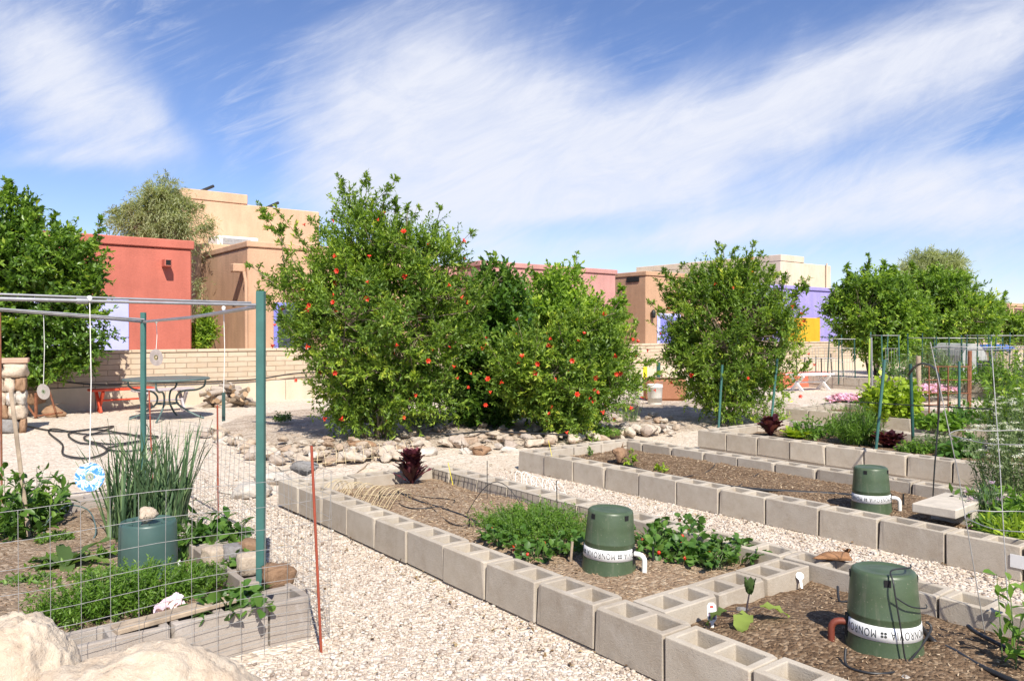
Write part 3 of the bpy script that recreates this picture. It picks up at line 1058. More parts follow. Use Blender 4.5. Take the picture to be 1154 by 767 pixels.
# ------------------------------------------------------------------ raised beds of hollow concrete block
def block_mesh():
    bm = bmesh.new()
    xs = [-0.1985, -0.166, -0.021, 0.021, 0.166, 0.1985]
    ys = [-0.0965, -0.064, 0.064, 0.0965]
    zt, zb, zf = 0.0965, -0.0965, random.uniform(-0.085, 0.005)
    V = {}
    for i, x in enumerate(xs):
        for j, y in enumerate(ys):
            V[i, j] = bm.verts.new((x, y, zt))
    for i in range(5):
        for j in range(3):
            if not (i in (1, 3) and j == 1):
                bm.faces.new([V[i, j], V[i + 1, j], V[i + 1, j + 1], V[i, j + 1]])
    for i in (1, 3):                                    # tapered cores
        k = [(i, 1), (i + 1, 1), (i + 1, 2), (i, 2)]
        c = Vector(((xs[i] + xs[i + 1]) / 2, 0, 0))
        low = []
        for q in k:
            p = V[q].co
            low.append(bm.verts.new((c.x + (p.x - c.x) * 0.90, p.y * 0.90, zf + random.uniform(-0.01, 0.01))))
        for a in range(4):
            b_ = (a + 1) % 4
            bm.faces.new([V[k[a]], V[k[b_]], low[b_], low[a]])
        f = bm.faces.new(low)
        f.material_index = 1
    B = {}
    ring = [(i, 0) for i in range(6)] + [(5, j) for j in (1, 2, 3)] + [(i, 3) for i in (4, 3, 2, 1, 0)] + [(0, j) for j in (2, 1)]
    for q in ring:
        p = V[q].co
        B[q] = bm.verts.new((p.x, p.y, zb))
    for a in range(len(ring)):
        b_ = (a + 1) % len(ring)
        bm.faces.new([V[ring[a]], B[ring[a]], B[ring[b_]], V[ring[b_]]])
    bm.faces.new([B[q] for q in ring])
    bmesh.ops.recalc_face_normals(bm, faces=bm.faces[:])
    bm.normal_update()
    ed = [e for e in bm.edges if len(e.link_faces) == 2 and e.calc_face_angle(0) > 0.8 and max(p.co.z for p in e.verts) > zf + 0.03]
    bmesh.ops.bevel(bm, geom=ed, offset=0.0045, segments=2, affect='EDGES', profile=0.5)
    for p in bm.verts:
        p.co += Vector((mnoise.noise(p.co * 60), mnoise.noise(p.co * 60 + Vector((9, 0, 0))), mnoise.noise(p.co * 60 + Vector((0, 9, 0))))) * 0.0012
    for _ in range(3):                                  # knocked corners
        sgn = (random.choice((-1, 1)), random.choice((-1, 1)))
        cpt = Vector((0.1985 * sgn[0] if random.random() < 0.6 else random.uniform(-0.19, 0.19), 0.0965 * sgn[1], 0.0965))
        rr = random.uniform(0.012, 0.03)
        for p in bm.verts:
            dd = (p.co - cpt).length
            if dd < rr:
                p.co += (Vector((0, 0, 0)) - p.co).normalized() * (rr - dd) * 0.5
    me = bpy.data.meshes.new('concrete_block')
    bm.to_mesh(me)
    bm.free()
    me.materials.append(M['block'])
    me.materials.append(M['soil_dry'])
    return me


BLOCKS = [block_mesh() for _ in range(6)]
PITCH = 0.4064


OLD = []
for q_ in BLOCKS[:3]:
    q_ = q_.copy()
    q_.materials[0] = M['old_block']
    OLD.append(q_)


def run(bed, L, a, b, z=0.1, jit=0.006, lift=0.0, kinds=None):
    """a row of blocks from a to b (centre line)"""
    a, b = Vector((a[0], a[1], 0)), Vector((b[0], b[1], 0))
    d = (b - a)
    n = max(1, round(d.length / PITCH))
    st = d / n
    ang = math.atan2(d.y, d.x)
    s = st.length / PITCH
    nrm = Vector((-d.y, d.x, 0)).normalized()
    for i in range(n):
        p = a + st * (i + 0.5) + nrm * random.uniform(-jit, jit)
        o = link('concrete_block', random.choice(kinds or BLOCKS), bed,
                 (p.x - L[0], p.y - L[1], z + lift * (i + 0.5) / n + random.uniform(-0.003, 0.003)),
                 (random.uniform(-0.012, 0.012), random.uniform(-0.008, 0.008), ang + random.uniform(-0.012, 0.012) + (math.pi if random.random() < 0.5 else 0)))
        o.scale = (s * 0.992, 1, 1)


def footing(bed, L, x0, y0, x1, y1, z=0.0):
    b = MB()
    b.bbox(x0 - L[0], y0 - L[1], -0.2, x1 - L[0], y1 - L[1], z, 0.004)
    return b


def soil_sheet(bed, L, x0, y0, x1, y1, z, m_, amp=0.025, n=None):
    nx, ny = int((x1 - x0) / 0.035) + 1, int((y1 - y0) / 0.035) + 1
    X = np.linspace(x0, x1, nx)
    Y = np.linspace(y0, y1, ny)
    vs = np.zeros((nx, ny, 3))
    for i in range(nx):
        for j in range(ny):
            e = min(X[i] - x0, x1 - X[i], Y[j] - y0, y1 - Y[j])
            h = z + amp * (mnoise.noise((X[i] * 1.8, Y[j] * 1.8, 3)) + 0.5 * mnoise.noise((X[i] * 7, Y[j] * 7, 1)) + 0.3 * mnoise.noise((X[i] * 18, Y[j] * 18, 5)))
            h += min(0.035, e * 0.1)
            vs[i, j] = (X[i] - L[0], Y[j] - L[1], h)
    idx = []
    I = np.arange(nx * ny).reshape(nx, ny)
    idx = np.stack([I[:-1, :-1], I[1:, :-1], I[1:, 1:], I[:-1, 1:]], 2).ravel()
    me = np_mesh('soil', vs.reshape(-1, 3), 4, idx, m_, smooth=True)
    return link('soil', me, bed)


def mulch(bed, L, x0, y0, x1, y1, z, n, m_=None, size=(0.012, 0.035)):
    """straw and bark chips lying on the soil: thin little slabs"""
    P = np.stack([RNG.uniform(x0, x1, n), RNG.uniform(y0, y1, n)], 1)
    hz = np.array([z + 0.025 * (mnoise.noise((p[0] * 1.8, p[1] * 1.8, 3)) + 0.5 * mnoise.noise((p[0] * 7, p[1] * 7, 1)) + 0.3 * mnoise.noise((p[0] * 18, p[1] * 18, 5)))
                   + min(0.035, 0.1 * min(p[0] - x0, x1 - p[0], p[1] - y0, y1 - p[1])) for p in P]) + 0.004
    th = RNG.uniform(0, 2 * np.pi, n)
    tl = RNG.normal(0, 0.35, n)
    d = np.stack([np.cos(th) * np.cos(tl), np.sin(th) * np.cos(tl), np.sin(tl)], 1)
    s = unit(np.cross(d, np.array([0.0, 0, 1])[None] + RNG.normal(0, 0.25, (n, 3))))
    u_ = np.cross(s, d)
    Ln = RNG.uniform(size[0], size[1], n)[:, None]
    Wn = Ln * RNG.uniform(0.15, 0.5, n)[:, None]
    Tn = 0.0025
    c = np.stack([P[:, 0] - L[0], P[:, 1] - L[1], hz], 1)
    v = []
    for (a, b_, k) in ((-1, -1, 0), (1, -1, 0), (1, 1, 0), (-1, 1, 0), (-1, -1, 1), (1, -1, 1), (1, 1, 1), (-1, 1, 1)):
        v.append(c + d * Ln * 0.5 * a + s * Wn * 0.5 * b_ + u_ * Tn * k)
    v = np.stack(v, 1).reshape(-1, 3)
    q = np.array([[4, 5, 6, 7], [0, 1, 5, 4], [1, 2, 6, 5], [2, 3, 7, 6], [3, 0, 4, 7]])
    idx = (q[None] + (np.arange(n) * 8)[:, None, None]).ravel()
    me = np_mesh('mulch', v, 4, idx, m_ or M['chips'], np.repeat(RNG.random(n), 5))
    o = link('mulch', me, bed)
    o['kind'] = 'stuff'
    return o


# bed with three green pots' neighbour: nearest, divided by a cross wall
A0, A1 = 2.40, 3.95           # x extents of the nearest bed
bedA = thing('raised_bed', 'nearest hollow block raised bed, divided by a cross wall, with strawberries growing in it', 'raised bed', (2.4, 0, 0))
LA = (2.4, 0, 0)
run(bedA, LA, (A0 + 0.1, 0.0 + 2.086 % PITCH), (A0 + 0.1, 2.086 + PITCH * 10), lift=0.02)
run(bedA, LA, (A1 - 0.1, 0.0), (A1 - 0.1, 6.1))
run(bedA, LA, (A0 + 0.205, 6.04), (A1 - 0.205, 6.04))
run(bedA, LA, (A0 + 0.203, 2.36), (A1 - 0.203, 2.36))
f_ = MB()
for (x0, y0, x1, y1) in ((A0 + 0.012, 0, A0 + 0.188, 6.13), (A1 - 0.188, 0, A1 - 0.012, 6.08), (A0 + 0.19, 5.95, A1 - 0.19, 6.12), (A0 + 0.19, 2.27, A1 - 0.19, 2.45)):
    f_.bbox(x0 - LA[0], y0, -0.2, x1 - LA[0], y1, 0.006, 0.003)
f_.build('lower_course', M['block'], bedA)
soil_sheet(bedA, LA, A0 + 0.19, 2.45, A1 - 0.19, 5.95, 0.105, M['soil_dry'])
soil_sheet(bedA, LA, A0 + 0.19, 0.2, A1 - 0.19, 2.27, 0.11, M['soil'], 0.03)
mulch(bedA, LA, A0 + 0.2, 2.5, A1 - 0.2, 5.9, 0.105, 3000, size=(0.007, 0.024))
mulch(bedA, LA, A0 + 0.2, 0.5, A1 - 0.2, 2.25, 0.112, 1000, size=(0.004, 0.013))

B0, B1 = 5.0, 6.62
bedB = thing('raised_bed', 'middle hollow block raised bed with bare mulched soil and one green pot', 'raised bed', (5, 0, 0))
LB = (5.0, 0, 0)
run(bedB, LB, (B0 + 0.1, 2.06 - PITCH * 5), (B0 + 0.1, 6.31))
run(bedB, LB, (B1 - 0.1, 0.5), (B1 - 0.1, 6.31))
run(bedB, LB, (B0 + 0.205, 6.21), (B1 - 0.205, 6.21))
f_ = MB()
for (x0, y0, x1, y1) in ((B0 + 0.012, 0, B0 + 0.188, 6.30), (B1 - 0.188, 0, B1 - 0.012, 6.30), (B0 + 0.19, 6.12, B1 - 0.19, 6.29)):
    f_.bbox(x0 - LB[0], y0, -0.2, x1 - LB[0], y1, 0.006, 0.003)
f_.build('lower_course', M['block'], bedB)
soil_sheet(bedB, LB, B0 + 0.19, 0.3, B1 - 0.19, 6.12, 0.11, M['soil'])
mulch(bedB, LB, B0 + 0.2, 1.5, B1 - 0.2, 6.1, 0.11, 3000, size=(0.007, 0.024))

C0, C1 = 7.5, 9.35
bedC = thing('raised_bed', 'taller block raised bed full of mixed leafy vegetables behind the middle bed', 'raised bed', (7.5, 0, 0))
LC = (7.5, 0, 0)
run(bedC, LC, (C0 + 0.1, 2.3), (C0 + 0.1, 6.0), z=0.152)
run(bedC, LC, (C1 - 0.1, 2.3), (C1 - 0.1, 6.0), z=0.152)
run(bedC, LC, (C0 + 0.205, 5.9), (C1 - 0.205, 5.9), z=0.152)
run(bedC, LC, (C0 + 0.205, 2.4), (C1 - 0.205, 2.4), z=0.152)
f_ = MB()
for (x0, y0, x1, y1) in ((C0 + 0.012, 2.32, C0 + 0.188, 5.98), (C1 - 0.188, 2.32, C1 - 0.012, 5.98), (C0 + 0.19, 5.81, C1 - 0.19, 5.98), (C0 + 0.19, 2.32, C1 - 0.19, 2.49)):
    f_.bbox(x0 - LC[0], y0, -0.2, x1 - LC[0], y1, 0.053, 0.003)
f_.build('lower_course', M['block'], bedC)
soil_sheet(bedC, LC, C0 + 0.19, 2.48, C1 - 0.19, 5.82, 0.165, M['soil'])

D0, D1 = 11.2, 12.9
bedD = thing('raised_bed', 'further block raised bed holding the chartreuse foliage', 'raised bed', (D0, 0, 0))
LD = (D0, 0, 0)
run(bedD, LD, (D0 + 0.1, 1.6), (D0 + 0.1, 7.2))
run(bedD, LD, (D1 - 0.1, 1.6), (D1 - 0.1, 7.2))
run(bedD, LD, (D0 + 0.205, 7.1), (D1 - 0.205, 7.1))
soil_sheet(bedD, LD, D0 + 0.19, 1.6, D1 - 0.19, 7.02, 0.11, M['soil'])

E0, E1 = 18.6, 20.3
bedE = thing('raised_bed', 'long grey block raised bed far back under the garden cages', 'raised bed', (E0, 0, 0))
LE = (E0, 0, 0)
run(bedE, LE, (E0 + 0.1, 3.0), (E0 + 0.1, 14.4), z=0.2)
run(bedE, LE, (E0 + 0.205, 14.3), (E1, 14.3), z=0.2)
f_ = MB()
f_.bbox(0.012, 3.02, -0.2, 0.188, 14.38, 0.101, 0.003)
f_.build('lower_course', M['block'], bedE)
soil_sheet(bedE, LE, E0 + 0.19, 3.0, E1, 14.2, 0.2, M['soil'])

# caged bed at the left
F0, F1, FN, FF = -1.2, 1.50, 3.42, 6.62
bedF = thing('raised_bed', 'block raised bed inside the wire fence, planted with onions and carrots', 'raised bed', (0, 3.4, 0))
LF = (0, 3.4, 0)
run(bedF, LF, (F1 - 0.1, FN), (F1 - 0.1, FF), kinds=OLD)
run(bedF, LF, (F0, FN + 0.1), (F1 - 0.2, FN + 0.1), kinds=OLD)
run(bedF, LF, (F0, FF - 0.1), (F1 - 0.2, FF - 0.1), kinds=OLD)
f_ = MB()
for (x0, y0, x1, y1) in ((F0, FN + 0.012, F1 - 0.012, FN + 0.188), (F1 - 0.188, FN + 0.19, F1 - 0.012, FF - 0.012), (F0, FF - 0.188, F1 - 0.19, FF - 0.012)):
    f_.bbox(x0 - LF[0], y0 - LF[1], -0.2, x1 - LF[0], y1 - LF[1], 0.006, 0.003)
f_.build('lower_course', M['old_block'], bedF)
soil_sheet(bedF, LF, F0, FN + 0.19, F1 - 0.19, FF - 0.19, 0.12, M['earth'], 0.03)
mulch(bedF, LF, F0 + 0.5, FN + 0.2, F1 - 0.2, FF - 0.2, 0.12, 700, size=(0.006, 0.02))


# ------------------------------------------------------------------ trees and bushes
def curve(a, b, bow, n=6):
    a, b = np.array(a, float), np.array(b, float)
    t = np.linspace(0, 1, n)[:, None]
    return a + (b - a) * t + np.array(bow)[None] * (4 * t * (1 - t))


def tubes_mesh(name, lines, m_, n=5):
    """many thin tapering limbs as one mesh: lines = (points, r0, r1)"""
    b = MB()
    for pts, r0, r1 in lines:
        k = len(pts)
        b.tube([Vector(p) for p in pts], [r0 + (r1 - r0) * i / (k - 1) for i in range(k)], n, caps=False)
    return b.mesh(name, m_)


FLOWER = None
def flower_mesh():
    b = MB()
    b.lathe([(0.0, -0.022), (0.007, -0.018), (0.009, 0.0), (0.016, 0.016)], 8)
    for k in range(6):
        t = k * math.pi / 3
        c, s = math.cos(t), math.sin(t)
        c2, s2 = math.cos(t + 0.5), math.sin(t + 0.5)
        c1, s1 = math.cos(t - 0.5), math.sin(t - 0.5)
        b.add([(0.006 * c, 0.006 * s, 0.006), (0.026 * c1, 0.026 * s1, 0.018), (0.038 * c, 0.038 * s, 0.028), (0.026 * c2, 0.026 * s2, 0.018)], [(0, 1, 2, 3)])
    return b.mesh('red_blossom', M['petal_red'])


def tree(name, label, cat, base, D, blobs_, leaf, nt=300, tw=8, lv=14, lL=(0.045, 0.075), lW=0.36, twl=(0.12, 0.32),
         stems=7, sr=0.03, group=None, shoots=(), droop=0.0, up=0.35, flowers=0, dep=1.0, shell=0.45, flat=0.0, trunk_h=0.0, spread=1.0, sprays=0):
    base = Vector(base)
    ell = []
    for (px, py, rx, ry) in blobs_:
        c = W(px, py, D)
        sh = 0.42 * twl[1] if twl[1] < 0.45 else 0.25 * twl[1]
        ell.append((np.array(c - base), max(rx / FPX * D - sh, rx / FPX * D * 0.45), max(ry / FPX * D - sh, ry / FPX * D * 0.45)))
    wts = np.array([e[1] * e[1] * e[2] for e in ell]) ** 0.75
    wts /= wts.sum()
    t = thing(name, label, cat, base, 0, group)
    ctr = sum(e[0] * w_ for e, w_ in zip(ell, wts))
    lines = []
    # stems
    nodes = []
    for i in range(stems):
        a = 2 * math.pi * (i + random.random() * 0.6) / stems
        e = ell[random.choices(range(len(ell)), wts)[0]]
        q = e[0] + RNG.normal(0, 0.35, 3) * np.array([e[1] * dep, e[1] * dep, e[2]])
        s0 = np.array([0.10 * math.cos(a), 0.10 * math.sin(a), -0.05]) * spread
        if trunk_h:
            s0 = s0 * 0.3 + np.array([0, 0, trunk_h])
        pts = curve(s0, q, (0.15 * math.cos(a), 0.15 * math.sin(a), 0.05), 8)
        lines.append((pts, sr * random.uniform(0.7, 1.1), sr * 0.25))
        nodes.extend(pts[2:])
    if trunk_h:
        lines.append((curve((0, 0, -0.05), (0, 0, trunk_h + 0.05), (0.03, 0.02, 0), 5), sr * 2.0, sr * 1.5))
    nodes = np.array(nodes)
    P, Dr, Ln = [], [], []
    k = RNG.choice(len(ell), nt, p=wts)
    surf = []
    for i in range(nt):
        e = ell[k[i]]
        d = RNG.normal(0, 1, 3)
        d /= np.linalg.norm(d)
        r = RNG.random() ** shell
        q = e[0] + d * r * np.array([e[1] * dep, e[1] * dep, e[2]])
        if q[2] < 0.05:
            q[2] = 0.05 + 0.15 * RNG.random()
        surf.append((r, q, d))
        dist = np.linalg.norm(nodes - q, axis=1) + 0.8 * np.maximum(0, nodes[:, 2] - q[2])
        nd = nodes[dist.argmin()]
        lines.append((curve(nd, q, RNG.normal(0, 0.05, 3), 5), 0.008 * (D / 10) ** 0.5, 0.003))
        out = q - ctr
        out = out / (np.linalg.norm(out) + 1e-6)
        n_ = tw
        dd = RNG.normal(0, 0.62, (n_, 3)) + out * 0.5 + np.array([0, 0, up])
        dd = unit(dd)
        ln = RNG.uniform(twl[0], twl[1], n_)
        for a in range(n_):
            P.append(q + RNG.normal(0, 0.05, 3))
            Dr.append(dd[a])
            Ln.append(ln[a])
    for (x0, y0, x1, y1) in shoots:
        a, b_ = np.array(W(x0, y0, D) - base), np.array(W(x1, y1, D) - base)
        off = RNG.normal(0, 0.18, 3)
        a, b_ = a + off, b_ + off * 0.6
        pts_s = np.array([s[1] for s in surf])
        a = pts_s[(np.linalg.norm(pts_s - a, axis=1) + 0.5 * np.linalg.norm(pts_s - b_, axis=1)).argmin()]
        pts = curve(a, b_, RNG.normal(0, 0.04, 3), 9)
        lines.append((pts, 0.008, 0.003))
        L_ = np.linalg.norm(b_ - a)
        for q in range(int(L_ / 0.035)):
            f = random.random()
            P.append(a + (b_ - a) * f)
            dq = unit((b_ - a)[None] / L_ * 0.7 + RNG.normal(0, 0.7, (1, 3)))[0]
            Dr.append(dq)
            Ln.append(random.uniform(0.07, 0.2) * (1.25 - 0.8 * f))
    # long ragged sprays standing out of the crown
    for _ in range(sprays):
        r, q, d = random.choice([s for s in surf if s[0] > 0.55])
        dv = np.array([d[0] * 0.55, d[1] * 0.55, 0.55 + 0.5 * random.random() + 0.3 * d[2]])
        dv /= np.linalg.norm(dv)
        L_ = random.uniform(0.35, 0.75)
        lines.append((curve(q, q + dv * L_, RNG.normal(0, 0.03, 3), 6), 0.006, 0.002))
        for _k in range(int(L_ / 0.04)):
            f = random.random()
            P.append(q + dv * L_ * f)
            Dr.append(unit(dv[None] * 0.7 + RNG.normal(0, 0.6, (1, 3)))[0])
            Ln.append(random.uniform(0.06, 0.18) * (1.25 - 0.85 * f))
    P, Dr, Ln = np.array(P), np.array(Dr), np.array(Ln)
    n = len(P)
    f = (np.arange(lv)[None] + RNG.random((n, lv))) / lv
    pos = P[:, None] + Dr[:, None] * (Ln[:, None] * f)[..., None]
    pos[..., 2] -= droop * (Ln[:, None] * f) ** 1.5 * 2.0
    pos = pos.reshape(-1, 3)
    d2 = np.repeat(Dr, lv, 0) * 0.8 + RNG.normal(0, 0.6, (n * lv, 3)) + np.array([0, 0, -droop * 1.2])
    nr = RNG.normal(0, 0.55, (n * lv, 3)) + np.array([0, 0, 0.9 + flat]) + unit(pos - ctr) * 0.4
    LL = RNG.uniform(lL[0], lL[1], n * lv)
    # leaf colour: each branch its own tone, plus scatter from leaf to leaf; paler young tips also put sunlit highlights into the colour
    clus = np.repeat(RNG.beta(1.6, 2.4, (n + tw - 1) // tw), tw)[:n]
    tone = np.repeat(0.6 * clus + 0.4 * RNG.beta(2, 2.4, n), lv)
    rnd = np.clip(tone * 0.75 + RNG.random(n * lv) * 0.28 + (f.ravel() ** 2) * 0.16 - 0.04, 0, 1)
    v, idx, rn = leaf_data(pos, d2, nr, LL, LL * lW, rnd)
    v[:, 2] = np.maximum(v[:, 2], -base.z + 0.02)
    link('crown', np_mesh('crown', v, 3, idx, M[leaf], rn), t)
    if trunk_h:
        tr = link('trunk', tubes_mesh('trunk', lines[stems:stems + 1], M['bark'], 10), t)
        link('limbs', tubes_mesh('limbs', lines[:stems] + lines[stems + 1:], M['bark'], 5), t)
    else:
        link('trunk', tubes_mesh('trunk', lines, M['bark'], 5), t)
    if flowers:
        global FLOWER
        if FLOWER is None:
            FLOWER = flower_mesh()
        surf.sort(key=lambda s: -s[0])
        pool = [s for s in surf if s[0] > 0.6]
        random.shuffle(pool)
        for (r, q, d) in pool[:flowers]:
            pp = q + d * np.array([1, 1, 0.8]) * 0.30
            if pp[2] < 0.15:
                continue
            o = link('blossom', FLOWER, t, pp)
            o.rotation_euler = Vector(tuple(d + RNG.normal(0, 0.5, 3))).to_track_quat('Z', 'Y').to_euler()
            s_ = random.uniform(0.65, 1.1)
            o.scale = (s_, s_, s_)
    return t


POMG = 'pomegranate bushes in flower'
tree('pomegranate_tree', 'largest green bush with scarlet blossoms and tall shoots, behind the purple lettuce', 'tree', G(425, 497), 10.15,
     [(425, 370, 100, 95), (410, 295, 70, 60), (470, 300, 62, 55), (500, 360, 50, 75), (350, 345, 48, 62), (425, 440, 62, 55), (385, 430, 40, 60), (395, 245, 32, 34), (480, 440, 48, 42)],
     'lf_pom', nt=640, tw=9, lv=16, stems=12, sr=0.022, flowers=95, group=POMG, sprays=46,
     shoots=[(395, 270, 372, 205), (400, 270, 405, 193), (415, 270, 395, 215), (440, 280, 443, 226), (480, 290, 497, 232), (500, 300, 512, 250), (340, 300, 296, 232), (350, 310, 305, 240),
             (345, 290, 320, 235), (510, 310, 535, 262), (520, 330, 548, 285), (330, 330, 290, 290), (340, 350, 300, 310), (380, 270, 352, 240), (460, 280, 462, 240), (350, 420, 312, 372), (540, 350, 556, 300)])
tree('pomegranate_tree', 'low wide bush dotted with scarlet blossoms beside the white bucket', 'tree', G(640, 490), 10.5,
     [(640, 430, 78, 56), (650, 395, 52, 45), (595, 425, 52, 60), (690, 422, 40, 50), (640, 470, 55, 24), (680, 385, 28, 28)],
     'lf_pom', nt=370, tw=9, lv=16, stems=9, sr=0.02, flowers=110, group=POMG, sprays=46,
     shoots=[(690, 400, 728, 398), (690, 420, 735, 415), (700, 390, 722, 368), (690, 440, 722, 445), (660, 370, 700, 345)])
tree('pomegranate_tree', 'rounded bush with a few scarlet blossoms between the bucket and the green stakes', 'tree', G(815, 476), 11.9,
     [(822, 385, 84, 80), (825, 325, 52, 38), (862, 378, 40, 56), (780, 385, 38, 58), (812, 440, 52, 40), (850, 435, 40, 38), (788, 335, 42, 38)],
     'lf_pom', nt=430, tw=9, lv=16, stems=9, sr=0.022, flowers=48, group=POMG, sprays=46,
     shoots=[(800, 315, 801, 281), (830, 310, 834, 277), (845, 310, 868, 293), (780, 325, 745, 306), (770, 330, 752, 318), (860, 325, 885, 312), (820, 300, 815, 285), (760, 360, 735, 338), (870, 350, 890, 342), (790, 320, 778, 293)])
tree('fig_bush', 'dull dark green leafy bush between the two blossoming bushes', 'bush', G(560, 478), 11.6,
     [(560, 390, 52, 76), (558, 335, 40, 44), (585, 420, 40, 54), (530, 430, 40, 50), (545, 450, 50, 36)], 'lf_fig', nt=260, tw=7, lv=12, lL=(0.07, 0.12), lW=0.55, stems=6)
tree('citrus_tree', 'bright yellow green citrus tree rising behind the low blossoming bush', 'tree', G(640, 462), 14.2,
     [(630, 340, 50, 46), (655, 370, 48, 42), (600, 365, 38, 40), (640, 405, 50, 40), (685, 365, 25, 30)], 'lf_lime', nt=330, tw=8, lv=14, lL=(0.06, 0.10), lW=0.5, stems=5, sr=0.03, trunk_h=0.7,
     shoots=[(600, 320, 598, 298), (640, 310, 646, 288), (680, 340, 700, 325), (690, 350, 708, 330)])
tree('citrus_tree', 'large dark glossy citrus tree at the left in front of the salmon house', 'tree', G(36, 462), 13.2,
     [(40, 330, 72, 92), (10, 270, 60, 55), (70, 300, 45, 42), (85, 350, 36, 62), (20, 400, 70, 42), (85, 395, 26, 34), (-50, 330, 70, 100), (105, 262, 14, 16)],
     'lf_citrus', nt=500, tw=9, lv=15, lL=(0.07, 0.115), lW=0.5, stems=7, sr=0.05, trunk_h=0.5, twl=(0.15, 0.38),
     shoots=[(20, 240, 18, 208), (30, 250, 36, 222), (60, 280, 62, 232), (90, 290, 108, 250), (-10, 240, -4, 210), (80, 280, 100, 262)])
tree('willow_tree', 'airy grey green willow-like tree rising behind the salmon house', 'tree', (5.85, 21.0, 0), 20.6,
     [(172, 243, 50, 42), (198, 252, 34, 42), (140, 246, 26, 22), (222, 320, 10, 60), (228, 250, 18, 24), (185, 220, 36, 26)],
     'lf_willow', nt=200, tw=8, lv=13, lL=(0.09, 0.17), lW=0.17, droop=0.55, stems=6, sr=0.06, twl=(0.25, 0.7), up=0.1, trunk_h=1.2, dep=0.7,
     shoots=[(225, 260, 246, 246), (220, 240, 236, 232), (150, 240, 120, 242), (180, 215, 186, 200)])
tree('shrub', 'small green shrub in the gap between the salmon and tan houses', 'bush', (5.9, 19.3, 0), 18.8,
     [(232, 372, 8, 24), (224, 380, 8, 18)], 'lf_lime', nt=50, tw=7, lv=12, lL=(0.07, 0.12), lW=0.4, stems=3)

FAR = 'bushy trees before the far wall'
tree('orchard_tree', 'bushy green tree with spiky upright shoots beside the lavender house', 'tree', G(985, 425), 23.0,
     [(984, 358, 46, 42), (958, 352, 26, 32), (1010, 350, 32, 42), (975, 330, 38, 24), (1000, 390, 40, 20), (952, 378, 18, 16), (1026, 372, 26, 36)], 'lf_far', nt=380, tw=7, lv=13, lL=(0.09, 0.15), lW=0.42, twl=(0.2, 0.5), stems=7, sr=0.05, group=FAR,
     shoots=[(955, 330, 954, 298), (974, 320, 974, 288), (990, 325, 992, 297), (1008, 325, 1012, 300), (960, 330, 966, 305), (945, 345, 938, 322), (1000, 315, 998, 300), (944, 355, 932, 345)])
tree('orchard_tree', 'broad green tree behind the row cover and garden cages', 'tree', G(1060, 424), 25.5,
     [(1055, 355, 42, 44), (1035, 345, 30, 42), (1080, 350, 34, 36), (1060, 325, 34, 26), (1095, 370, 30, 26), (1040, 390, 40, 18)], 'lf_far', nt=400, tw=7, lv=13, lL=(0.09, 0.15), lW=0.42, twl=(0.2, 0.5), stems=6, sr=0.06, group=FAR,
     shoots=[(1060, 310, 1062, 295), (1080, 330, 1090, 315), (1030, 315, 1024, 300)])
tree('orchard_tree', 'lower green tree at the far right near the peach house', 'tree', G(1120, 420), 29.0,
     [(1115, 360, 26, 26), (1135, 372, 28, 20), (1105, 355, 20, 22), (1165, 372, 24, 24)], 'lf_far', nt=230, tw=7, lv=12, lL=(0.1, 0.16), lW=0.42, twl=(0.2, 0.5), stems=5, sr=0.06, group=FAR,
     shoots=[(1125, 345, 1132, 330), (1105, 340, 1104, 326)])
tree('willow_tree', 'pale grey green feathery tree behind the far bushy trees', 'tree', G(1050, 411), 37.5,
     [(1052, 310, 36, 30), (1030, 312, 24, 24), (1072, 302, 20, 26), (1050, 290, 28, 17), (1020, 300, 14, 14), (1060, 340, 30, 30)], 'lf_willow', nt=300, tw=7, lv=12, lL=(0.16, 0.28), lW=0.16, droop=0.4, twl=(0.4, 1.0), stems=5, sr=0.09, up=0.1, trunk_h=1.5)


